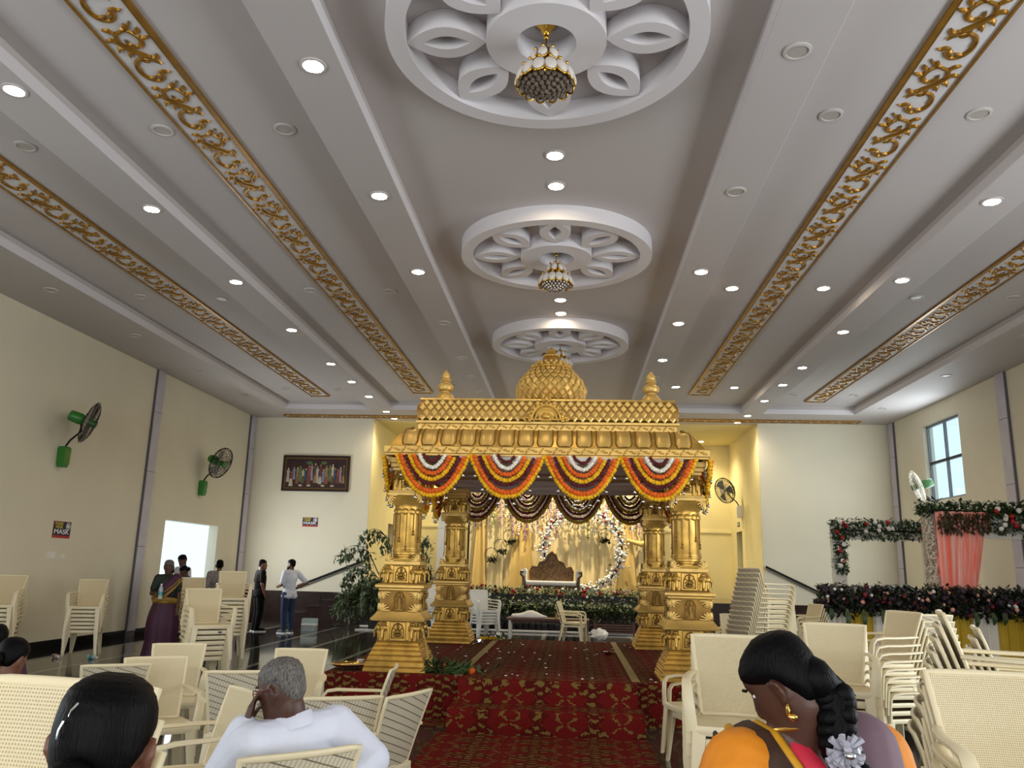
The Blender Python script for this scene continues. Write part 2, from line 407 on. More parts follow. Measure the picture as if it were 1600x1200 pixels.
# ------------------------------------------------------------------ the hall: floor, walls, openings
XL, XR, YB, YF = -9.47, 8.95, 23.4, -6.0
ZS, ZC, XC = 5.87, 6.08, -0.24
AXL, AXR, YA, ZST = -5.85, 5.31, 27.8, 0.86         # stage recess
def wall_with_holes(name, axis, c0, c1, u0, u1, z0, z1, holes, m):
    # axis 'x': wall plane across x (thickness c0..c1) running along y=u ; axis 'y': plane across y running along x=u
    us = sorted({u0, u1, *[h[0] for h in holes], *[h[1] for h in holes]}); zs = sorted({z0, z1, *[h[2] for h in holes], *[h[3] for h in holes]})
    b = MB()
    for i in range(len(us)-1):
        for j in range(len(zs)-1):
            cu, cz = (us[i]+us[i+1])/2, (zs[j]+zs[j+1])/2
            if any(h[0] < cu < h[1] and h[2] < cz < h[3] for h in holes): continue
            if axis == 'x': b.box(c0, c1, us[i], us[i+1], zs[j], zs[j+1])
            else: b.box(us[i], us[i+1], c0, c1, zs[j], zs[j+1])
    return struct(b.build(name, m, smooth=0))

b = MB(); b.box(XL-0.2, XR+0.2, YF-0.2, YB+0.2, -0.12, -0.004); fl = struct(b.build('floor', 'granite_dark', smooth=0))
bands = [-8.68, -7.66, -6.15, -5.12, -3.96, -2.85, -1.75, -0.65, 0.45, 1.55, 2.65, 3.75, 4.9, 6.0, 7.1, 8.15]
edges = [XL]+bands+[XR]
for i in range(len(edges)-1):
    b = MB(); b.box(edges[i]+(0.05 if i else 0), edges[i+1]-(0.05 if i < len(edges)-2 else 0), YF, YB, -0.05, 0.0)
    b.build('floor_slab', ['granite_dark', 'granite_grey', 'granite_dark', 'granite_grey', 'granite_brown', 'granite_dark'][i % 6], fl, smooth=0)
for x in bands:
    b = MB(); b.box(x-0.05, x+0.05, YF, YB, -0.05, 0.0008); b.build('floor_band', 'granite_band', fl, smooth=0)

wl = wall_with_holes('wall_left', 'x', XL-0.25, XL, YF, YB+0.25, 0, ZS+0.6, [(18.65, 21.57, 1.19, 2.55), (-0.6, 6.6, 0.0, 3.4)], 'wall')
wr = wall_with_holes('wall_right', 'x', XR, XR+0.25, YF, YB+0.25, 0, ZS+0.6, [(19.25, 21.2, 3.52, 5.43), (19.25, 21.2, 0.95, 2.7), (-0.6, 8.6, 0.0, 3.4)], 'wall')
wall_with_holes('wall_front', 'y', YF-0.25, YF, XL-0.25, XR+0.25, 0, ZS+0.6, [(-7.3, 6.8, 0.0, 4.3)], 'wall')
wall_with_holes('wall_back_left', 'y', YB, YB+0.25, XL, AXL, 0, ZS+0.6, [], 'wall')
wall_with_holes('wall_back_right', 'y', YB, YB+0.25, AXR, XR, 0, ZS+0.6, [], 'wall')
wall_with_holes('wall_stage_left', 'x', AXL-0.25, AXL, YB+0.25, YA+0.25, 0, ZS+0.6, [(26.1, 26.95, ZST, 2.95)], 'wall_stage')
wall_with_holes('wall_stage_right', 'x', AXR, AXR+0.25, YB+0.25, YA+0.25, 0, ZS+0.6, [(26.1, 26.95, ZST, 2.95)], 'wall_stage')
wall_with_holes('wall_stage_back', 'y', YA, YA+0.25, AXL-0.25, AXR+0.25, 0, ZS+0.6, [], 'wall_stage')
# return faces of the recess carry the stage's cream
b = MB(); b.box(AXR-0.004, AXR+0.003, YB, YB+0.26, 0, ZS); struct(b.build('trim_5', 'wall_stage', smooth=0))
b = MB(); b.box(AXL-0.003, AXL+0.004, YB, YB+0.26, 0, ZS); struct(b.build('trim_6', 'wall_stage', smooth=0))
for nm, x in (('door_1', AXL-0.24), ('door_2', AXR+0.2)):
    d = struct(thing(nm, None, None, (x, 26.52, ZST)))
    b = MB(); b.box(0, 0.04, -0.42, 0.42, 0, 2.08); b.build('door_leaf', 'door_dark', d, 0)
    b = MB(); b.box(-0.01, 0.05, -0.44, -0.40, 0, 2.1); b.box(-0.01, 0.05, 0.40, 0.44, 0, 2.1); b.box(-0.01, 0.05, -0.44, 0.44, 2.06, 2.1); b.build('door_frame', 'frame_wood', d, 0)
# horizontal moulding on the stage back wall
b = MB(); b.box(AXL, AXR, YA-0.03, YA, 2.95, 3.02); struct(b.build('trim_7', 'wall_stage', smooth=0))
# skirtings and dado
b = MB(); b.box(XL, XL+0.02, YF, 22.3, 0, 0.15); struct(b.build('baseboard_left', 'skirting', smooth=0))
b = MB(); b.box(XR-0.02, XR, 9, YB, 0, 0.15); struct(b.build('baseboard_right', 'skirting', smooth=0))
for nm, x0, x1 in (('baseboard_back_left', XL, AXL), ('baseboard_back_right', AXR, XR)):
    d = struct(thing(nm, None, None, (0, YB, 0))); n = 3
    for i in range(n):
        b = MB(); w = (x1-x0)/n; b.box(x0+w*i+0.004, x0+w*(i+1)-0.004, -0.03, 0, 0, 0.86); b.build('panel', 'dado', d, 0)
# pilasters: grey stone strips, each of stacked panels
def pilaster(nm, x, y, sx, sy):
    d = struct(thing(nm, None, None, (x, y, 0)))
    b = MB(); b.box(-sx/2, sx/2, -sy/2, sy/2, 0.0, ZS); b.build('backing', 'joint', d, 0)
    zs = [0.12, 1.9, 3.55, 4.9, ZS]
    for i in range(4):
        b = MB(); b.box(-sx/2-0.015, sx/2+0.015, -sy/2+0.012, sy/2-0.012, zs[i]+0.006, zs[i+1]-0.006); b.build('panel', 'pilaster', d, 0)
pilaster('trim_1', XL+0.02, 17.6, 0.06, 0.34); pilaster('trim_2', XL+0.02, 23.18, 0.06, 0.34)
pilaster('trim_3', XR-0.02, 17.2, 0.06, 0.36); pilaster('trim_4', XR-0.02, 23.15, 0.06, 0.34)

# windows
def window(nm, x, y0, y1, z0, z1, ny, nz, grill=False):
    w = struct(thing(nm, None, None, (x, 0, 0)))
    f = MB()
    for (a, c, e, g) in ((y0, y1, z0, z0+0.05), (y0, y1, z1-0.05, z1), (y0, y0+0.05, z0, z1), (y1-0.05, y1, z0, z1)): f.box(-0.03, 0.03, a, c, e, g)
    f.build('window_frame', 'window_frame', w, 0)
    for i in range(1, ny):
        yy = y0+(y1-y0)*i/ny; b = MB(); b.box(-0.03, 0.03, yy-0.03, yy+0.03, z0+0.05, z1-0.05); b.build('mullion', 'window_frame', w, 0)
    for i in range(1, nz):
        zz = z0+(z1-z0)*i/nz; b = MB(); b.box(-0.035, 0.035, y0+0.05, y1-0.05, zz-0.03, zz+0.03); b.build('transom', 'fan_wire', w, 0)
    for i in range(ny):
        for j in range(nz):
            b = MB(); b.box(-0.004, 0.004, y0+(y1-y0)*i/ny+0.03, y0+(y1-y0)*(i+1)/ny-0.03, z0+(z1-z0)*j/nz+0.03, z0+(z1-z0)*(j+1)/nz-0.03); b.build('pane', 'window_glass', w, 0)
    if grill:
        for i in range(1, 9):
            yy = y0+(y1-y0)*i/9; b = MB(); b.box(-0.07, -0.055, yy-0.008, yy+0.008, z0+0.04, z1-0.04); b.build('grill_bar', 'window_frame', w, 0)
        for i in range(1, 6):
            zz = z0+(z1-z0)*i/6; b = MB(); b.box(-0.075, -0.05, y0+0.04, y1-0.04, zz-0.008, zz+0.008); b.build('grill_rail', 'window_frame', w, 0)
window('window_1', XR+0.12, 19.25, 21.2, 3.52, 5.43, 2, 2)
window('window_2', XR+0.12, 19.25, 21.2, 0.95, 2.7, 2, 1, True)
# neighbouring pale building seen through the right-hand windows
nb = thing('apartment_building', 'pale blue building with balcony railings seen through the upper right window', 'building', (15.5, 24.5, 0))
b = MB(); b.box(0, 5, -3.5, 6, -0.1, 7.6); b.build('wall', 'exterior', nb, 0)
b = MB(); b.box(-0.9, 0, -3.3, 2.0, 5.0, 5.2); b.build('balcony_slab', 'exterior', nb, 0)
for i in range(12):
    b = MB(); b.box(-0.88, -0.85, -3.2+i*0.45, -3.17+i*0.45, 5.2, 6.0); b.build('railing_post', 'window_frame', nb, 0)
b = MB(); b.box(-0.9, -0.84, -3.25, 2.0, 6.0, 6.06); b.build('handrail', 'window_frame', nb, 0)
b = MB(); b.box(-0.05, 0.02, 0.2, 1.6, 5.2, 7.2); b.build('door', 'exterior_shade', nb, 0)
b = MB(); b.box(-3.2, -2.6, -1.8, -0.6, -0.1, 9.0); b.build('tower_slab', 'exterior_shade', nb, 0)

# stage, its stairs and rails
b = MB(); b.box(AXL, AXR, YB-0.25, YA, -0.02, ZST-0.03); b.m = 1; b.box(AXL, AXR, YB-0.28, YA, ZST-0.03, ZST); st = struct(b.build('stage_floor', ['dado', 'granite_brown'], smooth=0))
for side, sx, x in (('left', -1, AXL), ('right', 1, AXR)):
    s_ = struct(thing('stage_step_'+side, None, None, (x, YB-0.95, 0)))
    for i in range(5):
        b = MB(); z = ZST-0.172*(i+1)
        if z < 0.02: break
        x0, x1 = sorted((sx*0.40*i, sx*0.40*(i+1))); b.box(x0, x1, -0.35, 0.93, 0, z+0.16 if i == 0 else z+0.16); b.build('step', 'dado', s_, 0)
        b = MB(); b.box(x0-0.01, x1+0.01, -0.37, 0.93, z+0.16, z+0.185); b.build('tread', 'granite_brown', s_, 0)
for lab, p0, p1 in (('black and steel handrail rising to the stage behind the potted tree', (-7.75, YB-0.06, 1.0), (-5.9, YB-0.06, 1.74)),
                    ('black handrail sloping down the right back wall from the stage', (5.36, YB-0.06, 1.86), (6.9, YB-0.06, 1.15))):
    h = thing('handrail', lab, 'handrail', p0)
    d = Vector(p1)-Vector(p0)
    b = MB(); b.tube([(0,0,0), d], 0.03, 8); b.build('rail', 'black_metal', h)
    b = MB(); b.tube([(0,0,-0.055), d+Vector((0,0,-0.055))], 0.016, 8); b.build('lower_rail', 'steel', h)
    for t in (0.08, 0.5, 0.92):
        b = MB(); q = d*t; b.tube([q, q+Vector((0, 0.05, -0.06))], 0.01, 6); b.build('bracket', 'steel', h)

# ------------------------------------------------------------------ ceiling
b = MB(); b.box(XL-0.2, XR+0.2, YF-0.2, YA+0.2, ZC, ZC+0.2); ce = struct(b.build('ceiling', 'ceiling', smooth=0))
def beam(x0, x1, y0, y1, ledge=None):
    b = MB(); b.box(x0, x1, y0, y1, ZS, ZC+0.01)
    b.m = 1
    for sx, on in ((x0, ledge and ledge[0]), (x1, ledge and ledge[1])):
        if on: b.box(sx-0.006, sx+0.006, y0, y1, ZS+0.002, ZS+0.13)
    return b.build('beam', ['ceiling', 'ceiling_white'], ce, 0)
YE = 21.95
for sgn in (-1, 1):
    a, c = XC+sgn*1.80, XC+sgn*2.34; beam(min(a, c), max(a, c), YF, YE, (True, True))
    a, c = XC+sgn*4.81, XC+sgn*5.36; beam(min(a, c), max(a, c), YF, YE, (True, True))
beam(XL-0.1, XC-7.78, YF, YE, (False, True)); beam(XC+7.78, XR+0.1, YF, YE, (True, False))
b = MB(); b.box(XL-0.1, XR+0.1, YE, YB+0.3, ZS, ZC+0.01); b.m = 1; b.box(XC-7.78, XC+7.78, YE-0.006, YE+0.006, ZS+0.002, ZS+0.13); b.build('beam', ['ceiling', 'ceiling_white'], ce, 0)
b = MB(); b.box(AXL-0.1, AXR+0.1, YB+0.3, YA+0.1, ZS, ZC+0.01); b.build('soffit', 'wall_stage', ce, 0)

# gilded scroll strips
def scroll_mesh():
    b = MB()
    def ribbon(pts, w, h=0.02):
        P = [Vector((x, y, 0)) for x, y in pts]; N = len(P); vs = []; fs = []
        for i in range(N):
            t = (P[min(i+1, N-1)]-P[max(i-1, 0)]).normalized(); n = Vector((-t.y, t.x, 0)); ww = w[i] if isinstance(w, list) else w
            vs += [P[i]-n*ww, P[i]-n*ww*0.5+Vector((0,0,-h)), P[i]+n*ww*0.5+Vector((0,0,-h)), P[i]+n*ww]
        for i in range(N-1):
            for k in range(3): fs.append((4*i+k, 4*i+k+1, 4*i+5+k, 4*i+4+k))
        b.add(vs, fs)
    def spiral(cx, cy, r0, r1, a0, a1, n=18): return [(cx+(r0+(r1-r0)*i/(n-1))*math.cos(a0+(a1-a0)*i/(n-1)), cy+(r0+(r1-r0)*i/(n-1))*1.15*math.sin(a0+(a1-a0)*i/(n-1))) for i in range(n)]
    def leaf(x, y, a, L, w):
        n = 7; ribbon([(x+L*t/(n-1)*math.cos(a+0.5*t/(n-1)), y+L*t/(n-1)*math.sin(a+0.5*t/(n-1))) for t in range(n)], [w*math.sin(PI*(0.12+0.88*t/(n-1))) + 0.002 for t in range(n)])
    # big volute
    sp = spiral(0.02, 0.19, 0.165, 0.055, -2.5, 3.4, 24); ribbon(sp, [0.012+0.012*math.sin(PI*i/23) for i in range(24)])
    leaf(sp[-1][0], sp[-1][1], 2.6, 0.10, 0.028); leaf(sp[-3][0], sp[-3][1], 0.4, 0.09, 0.024); leaf(sp[12][0], sp[12][1], 2.9, 0.08, 0.02)
    leaf(sp[7][0], sp[7][1], 1.2, 0.08, 0.018); leaf(sp[4][0], sp[4][1], 2.2, 0.07, 0.018)
    # linking stem and small counter volute
    st = [sp[0], (-0.08, 0.04), (-0.02, -0.02), (0.06, -0.08), (0.12, -0.17), (0.09, -0.26), (0.0, -0.30)]; ribbon(st, [0.012, 0.022, 0.03, 0.03, 0.026, 0.02, 0.016])
    sq = spiral(0.0, -0.19, 0.115, 0.03, -1.55, -6.6, 20); ribbon(sq, [0.014+0.012*math.sin(PI*i/19) for i in range(20)])
    for x, y, a in ((-0.08, 0.03, 3.6), (-0.03, -0.01, 2.5), (0.06, -0.07, 0.5), (0.10, -0.11, 0.1), (0.12, -0.18, -0.6), (0.09, -0.27, -1.1), (-0.02, -0.30, -2.4), (0.02, -0.03, 1.3), (-0.1, -0.22, 2.9), (-0.09, -0.27, -2.7)): leaf(x, y, a, 0.085, 0.024)
    # stem into the next unit
    ribbon([(0.0, -0.30), (-0.06, -0.335), (-0.12, -0.40)], [0.012, 0.012, 0.01])
    return b.mesh('scroll', 'strip_gold', 60)
SCROLL = scroll_mesh()
def strip(nm, x, y0, y1, z, width, along='y'):
    d = struct(thing(nm, None, None, (x, 0, z) if along == 'y' else (0, x, z), 0)); hw = width/2; sg = 1 if x > XC else -1
    def bx(a0, a1, c0, c1, z0, z1, n, m):
        b = MB(); b.box(*((a0, a1, c0, c1) if along == 'y' else (c0, c1, a0, a1)), z0, z1); b.build(n, m, d, 0)
    bx(-hw, hw, y0, y1, -0.012, 0.001, 'ground_panel', 'strip_ground')
    for s_ in (-1, 1):
        ww = 0.022 if s_ == -sg else 0.012
        bx(s_*hw-ww, s_*hw+ww, y0, y1, -0.03, 0.0, 'edge_moulding', 'strip_gold')
        if s_ == -sg: bx(s_*(hw-0.04)-0.006, s_*(hw-0.04)+0.006, y0, y1, -0.018, 0.0, 'bead', 'strip_gold')
    bx(-hw, hw, y1-0.03, y1, -0.04, 0.0, 'end_moulding', 'strip_gold')
    L = 0.86*width/0.5; n = int((y1-y0)/L)
    for i in range(n):
        yy = y1-0.1-L*(i+0.55); o = inst('scroll', SCROLL, d)
        k = width/0.5
        if along == 'y': o.location = (0, yy, -0.012); o.scale = (k*1.08*sg, k*1.22, k)
        else: o.location = (yy, 0, -0.012); o.rotation_euler = (0, 0, PI/2); o.scale = (k, k*1.22, k)
strip('trim_11', XC-3.66, 3.2, 20.6, ZC, 0.5); strip('trim_12', XC+3.48, 3.2, 20.5, ZC, 0.5)
strip('trim_13', XC-6.56, 5.6, 21.1, ZC, 0.5); strip('trim_14', XC+6.54, 7.0, 21.2, ZC, 0.5)
strip('trim_15', 22.98, -8.4, 8.0, ZS, 0.34, 'x')

# plaster medallions
def medallion(y, lab):
    t = thing('ceiling_medallion', lab, 'medallion', (XC, y, ZC), 0, 'plaster medallions down the middle of the ceiling')
    def ring(r0, r1, z0, z1, n=64):
        b = MB(); b.lathe([(r1, z1), (r1, z0), (r0, z0), (r0, z1)], n, cap=False); return b
    ring(1.17, 1.33, -0.2, 0.0).build('outer_ring', 'ceiling_white', t, 30)
    ring(0.25, 0.5, -0.2, 0.0).build('centre_ring', 'ceiling_white', t, 30)
    def lens(L, w, n=12):
        p = [(L*(2*i/n-1), w*(1-(2*i/n-1)**2)) for i in range(n+1)]
        return p+[(x, -z) for x, z in reversed(p[1:-1])]
    def petal():
        o_, i_ = lens(0.335, 0.205), lens(0.20, 0.085); n = len(o_); b = MB()
        vs = [(x, y, 0) for x, y in o_]+[(x, y, -0.17) for x, y in o_]+[(x, y, -0.17) for x, y in i_]+[(x, y, -0.02) for x, y in i_]
        fs = []
        for i in range(n):
            j = (i+1) % n
            for k in range(3): fs.append((k*n+i, k*n+j, (k+1)*n+j, (k+1)*n+i))
        b.add(vs, fs); return b.mesh('petal', 'ceiling_white', 30)
    global PETAL
    if 'PETAL' not in globals(): PETAL = petal()
    for k in range(8):
        a = PI*k/4; inst('petal', PETAL, t, (0.835*math.cos(a), 0.835*math.sin(a), 0), (0, 0, a))
for y, lab in ((5.95, 'nearest white plaster flower medallion on the ceiling, cut by the top edge'), (10.75, 'middle white plaster flower medallion on the ceiling'), (15.4, 'farthest white plaster flower medallion, just above the golden dome')):
    medallion(y, lab)

# chandeliers
def chandelier():
    t = thing('chandelier', 'x', 'chandelier', (XC, 5.95, ZC), 0, 'small gold and glass chandeliers in the medallions')
    b = MB(); b.lathe([(0.11, 0), (0.1, -0.02), (0.05, -0.06), (0.035, -0.1), (0.02, -0.12)], 16); b.build('ceiling_cup', 'gold_shiny', t)
    b = MB(); b.tube([(0,0,-0.1), (0,0,-0.36)], 0.008, 8); b.ball((0,0,-0.14), 0.022, 8, 6); b.ball((0,0,-0.25), 0.025, 8, 6); b.build('rod', 'gold_shiny', t)
    def ringp(n, r, z, rx, rz, tilt):
        for k in range(n):
            a = 2*PI*k/n
            p = inst('glass_petal', PB[rx], t, (r*math.cos(a), r*math.sin(a), z), (tilt, 0, a-PI/2))
            f = inst('gilt_edge', PG[rx], p)
    PB, PG = {}, {}
    for rx, rz in ((0.052, 0.075), (0.042, 0.06)):
        b = MB(); b.ball((0,0,0), (rx, 0.032, rz), 12, 8); PB[rx] = b.mesh('glass_petal', 'milk_glass', 179)
        b = MB(); b.tube([(1.1*rx*math.sin(q), -0.006, 1.1*rz*math.cos(q)) for q in [2*PI*i/14 for i in range(14)]], 0.008, 6, closed=True); b.ball((0, 0.015, rz*1.1), 0.016, 6, 5); PG[rx] = b.mesh('gilt_edge', 'gold_shiny', 179)
    ringp(14, 0.215, -0.52, 0.052, 0.075, math.radians(24)); ringp(7, 0.105, -0.34, 0.042, 0.06, math.radians(24))
    b = MB(); b.lathe([(0.03, -0.27), (0.085, -0.31), (0.085, -0.40), (0.15, -0.455), (0.19, -0.5), (0.19, -0.55), (0.17, -0.575)], 20); b.build('gilt_bowl', 'gold_shiny', t)
    b = MB()
    for j, (r, z, n) in enumerate(((0.18, -0.58, 22), (0.145, -0.605, 18), (0.11, -0.625, 14), (0.07, -0.64, 9), (0.028, -0.65, 5))):
        for k in range(n): a = 2*PI*(k+0.5*(j % 2))/n; b.ball((r*math.cos(a), r*math.sin(a), z), (0.024, 0.024, 0.03), 6, 4)
    b.build('crystal_drops', 'crystal', t, 0)
    return t
ch = chandelier(); ch['label'] = 'nearest gold and white glass chandelier in the ceiling medallion'
for y, lab in ((10.75, 'middle gold and white glass chandelier in the second medallion'), (15.4, 'farthest chandelier, partly hidden behind the golden dome tip')):
    c = copy_tree(ch); c.location = (XC, y, ZC); c['label'] = lab

# downlights
b = MB(); b.lathe([(0.115, 0.002), (0.115, -0.012), (0.09, -0.016), (0.088, -0.006)], 24, cap=False); L_RIM = b.mesh('rim', 'lamp_rim', 40)
b = MB(); b.lathe([(0.0, -0.008), (0.089, -0.007)], 24, cap=False); L_ON = b.mesh('lens', 'lamp_on', 0)
b = MB(); b.lathe([(0.0, -0.008), (0.089, -0.007)], 24, cap=False); L_OFF = b.mesh('lens', 'lamp_off', 0)
def downlight(x, y, z, on, lab, grp):
    t = thing('ceiling_light', lab, 'downlight', (x, y, z), 0, grp)
    inst('rim', L_RIM, t); inst('lens', L_ON if on else L_OFF, t)
    return t
def row(x, ys, z, states, where, grp):
    for i, (y, s_) in enumerate(zip(ys, states)):
        downlight(x, y, z, s_, '%s round downlight, %s from the camera on %s' % ('glowing' if s_ else 'unlit', ORD[i], where), grp)
row(-2.28, [6.16, 8.69, 11.19, 13.74, 16.2, 17.85, 19.48], ZS, [1,1,1,0,0,0,0], 'the beam left of the medallions', 'downlights of the ceiling')
row(-5.22, [6.44, 9.0, 11.62, 14.21, 16.76, 18.48, 20.16, 22.2], ZS, [1]*8, 'the outer left beam', 'downlights of the ceiling')
row(1.84, [6.1, 8.67, 11.21, 13.73, 16.25, 17.83, 19.45], ZS, [0,0,1,1,1,0,0], 'the beam right of the medallions', 'downlights of the ceiling')
row(4.78, [8.97, 11.56, 14.2, 16.8, 18.42, 20.21, 22.2], ZS, [1]*7, 'the outer right beam', 'downlights of the ceiling')
row(-3.04, [7.55, 12.66, 19.72], ZC, [0,0,0], 'the left coffer, inner row', 'downlights of the ceiling')
row(-4.37, [7.54, 12.6, 19.71], ZC, [0,0,0], 'the left coffer, outer row', 'downlights of the ceiling')
row(-6.1, [7.83, 13.07, 20.3], ZC, [0,0,0], 'the far left coffer, inner row', 'downlights of the ceiling')
row(-7.48, [7.9, 12.94, 20.28], ZC, [0,0,0], 'the far left coffer, outer row', 'downlights of the ceiling')
row(2.53, [7.44, 12.5, 19.64], ZC, [0,1,1], 'the right coffer, inner row', 'downlights of the ceiling')
row(3.95, [7.46, 12.5, 19.66], ZC, [0,1,1], 'the right coffer, outer row', 'downlights of the ceiling')
row(5.56, [12.96, 20.4], ZC, [0,0], 'the far right coffer, inner row', 'downlights of the ceiling')
row(7.05, [12.96, 20.4], ZC, [0,0], 'the far right coffer, outer row', 'downlights of the ceiling')
row(-0.21, [8.17, 8.9, 13.08, 13.82], ZC, [1,1,1,1], 'the middle line between the medallions', 'downlights of the ceiling')
row(-8.48, [12.0, 14.64, 17.38, 20.1], ZS, [0]*4, 'the border beside the left wall', 'downlights of the ceiling')
row(7.95, [14.4, 17.44, 21.02], ZS, [0]*3, 'the border beside the right wall', 'downlights of the ceiling')
# stage recess lamps: real downlights that wash its cream walls
def spot(t, power, size=2.4):
    ld = bpy.data.lights.new('lamp_glow', 'SPOT'); ld.energy = power; ld.spot_size = size; ld.spot_blend = 0.9; ld.color = (1.0, 0.87, 0.60); ld.shadow_soft_size = 0.08
    o = bpy.data.objects.new('lamp_glow', ld); COL.objects.link(o); o.parent = t; o.location = (0, 0, -0.03)
for i, (x, y) in enumerate(((-4.4, 26.8), (4.24, 26.8), (-1.5, 24.9), (1.3, 24.9))):
    spot(downlight(x, y, ZS, 1, 'glowing warm downlight in the stage recess ceiling, %s from the left' % ORD[(0, 3, 1, 2)[i]], 'downlights of the stage recess'), 330 if i < 2 else 950)
for x, lab in ((-5.22, 'glowing downlight in the border above the left stage corner'), (4.72, 'glowing downlight in the border above the right stage corner')):
    spot(downlight(x, 23.25, ZS, 1, lab, 'downlights of the stage recess'), 200)
# ------------------------------------------------------------------ carpeted platform under the pavilion
ZP = 0.46
MX, MY = -0.31, 11.72                      # pavilion centre
pf = thing('wedding_platform', 'low platform with steps under the golden pavilion, covered in patterned red carpet', 'platform', (MX, 9.35, 0))
b = MB(); b.box(-2.4, 2.45, 0.0, 5.05, 0, ZP); b.build('deck', 'carpet', pf, 0)
def softbox(x0, x1, y0, y1, z0, z1, r=0.03):
    b = MB(); prof = [(y0, z0), (y0, z1-r), (y0+r*0.3, z1-r*0.3), (y0+r, z1), (y1, z1), (y1, z0)]
    b.prism([(y, z) for y, z in prof], x0, x1, 'x'); return b
softbox(-0.88, 1.03, -0.22, 0.0, 0, ZP+0.004, 0.05).build('upper_step', 'carpet', pf, 50)
softbox(-0.92, 1.07, -0.72, -0.22, 0, ZP/2, 0.06).build('lower_step', 'carpet', pf, 50)
for x in (-0.92, 1.03):
    b = MB(); b.box(x-0.045, x+0.045, 0.05, 5.0, ZP, ZP+0.006); b.build('tape_strip', 'tape', pf, 0)
rn = MB(); rn.box(-1.32, 0.78, 3.5, 8.62, 0.001, 0.012)
tag(rn.build('carpet_runner', 'carpet', smooth=0), 'red and gold patterned carpet runner leading to the platform steps', 'carpet')
b = MB(); b.box(-2.6, -1.26, 8.95, 9.34, 0.001, 0.01)
tag(b.build('carpet_runner', 'carpet', smooth=0), 'narrow strip of red carpet on the floor left of the platform steps', 'carpet')

# ------------------------------------------------------------------ golden pillars
def relief_seated():
    b = MB(); o = b.ball((0,0,0.11), (0.03, 0.018, 0.035), 8, 6); b.ball((0,0,0.155), (0.018, 0.016, 0.02), 8, 6); b.lathe([(0.017, 0), (0.02, 0.008), (0.01, 0.03), (0, 0.04)], 8, (0, 0, 0.168))
    b.ball((0,0,0.07), (0.06, 0.022, 0.02), 10, 6)
    for s_ in (-1, 1):
        b.tube([(s_*0.025, -0.01, 0.13), (s_*0.05, -0.016, 0.105), (s_*0.03, -0.022, 0.085)], 0.009, 6); b.tube([(s_*0.02, -0.005, 0.135), (s_*0.055, -0.008, 0.15), (s_*0.052, -0.008, 0.175)], 0.008, 6)
    b.box(-0.065, 0.065, -0.02, 0.02, 0.03, 0.05)
    b.tube([(-0.075, 0, 0.03), (-0.075, 0, 0.13), (-0.05, 0, 0.19), (0, 0, 0.215), (0.05, 0, 0.19), (0.075, 0, 0.13), (0.075, 0, 0.03)], 0.008, 6)
    return b.mesh('seated_figure', 'gold_deep', 60)
def relief_standing():
    b = MB(); b.tube([(0,0,0.03), (0.006,0,0.1), (-0.004,0,0.16), (0,0,0.19)], [0.03, 0.024, 0.028, 0.022], 8, r2=[0.015]*4); b.ball((0,0,0.213), (0.017, 0.015, 0.02), 8, 6)
    b.lathe([(0.016, 0), (0.018, 0.008), (0.008, 0.025), (0, 0.035)], 8, (0, 0, 0.225))
    for s_ in (-1, 1):
        b.tube([(s_*0.02, -0.005, 0.185), (s_*0.05, -0.008, 0.15), (s_*0.035, -0.012, 0.11)], 0.008, 6); b.tube([(s_*0.02, -0.005, 0.19), (s_*0.05, -0.006, 0.2), (s_*0.048, -0.006, 0.23)], 0.007, 6)
        b.tube([(s_*0.075, 0, 0.02), (s_*0.075, 0, 0.2), (s_*0.04, 0, 0.262), (0, 0, 0.275)], 0.008, 6)
    b.box(-0.06, 0.06, -0.018, 0.018, 0.01, 0.03)
    return b.mesh('standing_figure', 'gold_deep', 60)
def corner_elephant():
    # elephant head and forelegs standing out of a block's corner, along -y
    b = MB(); b.ball((0, -0.01, 0.145), (0.045, 0.045, 0.045), 10, 7); b.ball((0, -0.01, 0.19), (0.03, 0.03, 0.02), 8, 5)
    b.tube([(0, -0.045, 0.14), (0, -0.068, 0.10), (0, -0.062, 0.06), (0, -0.075, 0.035)], [0.022, 0.017, 0.013, 0.009], 7)
    for s_ in (-1, 1):
        b.ball((s_*0.042, 0.0, 0.14), (0.012, 0.028, 0.034), 7, 5); b.tube([(s_*0.026, 0.0, 0.11), (s_*0.028, 0.0, 0.0)], [0.026, 0.02], 7)
        b.tube([(s_*0.016, -0.045, 0.125), (s_*0.02, -0.075, 0.11)], [0.007, 0.003], 5)
    return b.mesh('corner_elephant', 'gold', 60)
def corner_leaf():
    b = MB()
    for k in range(5):
        a = k*PI/8; L = 0.1*(1-0.06*k); b.tube([(0, 0, 0), (L*0.5*math.cos(a), 0, L*0.5*math.sin(a)), (L*math.cos(a), 0, L*math.sin(a))], [0.012, 0.02, 0.012], 6, r2=[0.01, 0.014, 0.008])
    b.ball((0.015, 0, 0.015), (0.03, 0.016, 0.03), 7, 5)
    return b.mesh('corner_leaf', 'gold_pale', 60)
R_SIT, R_STAND, R_ELE, R_LEAF = relief_seated(), relief_standing(), corner_elephant(), corner_leaf()
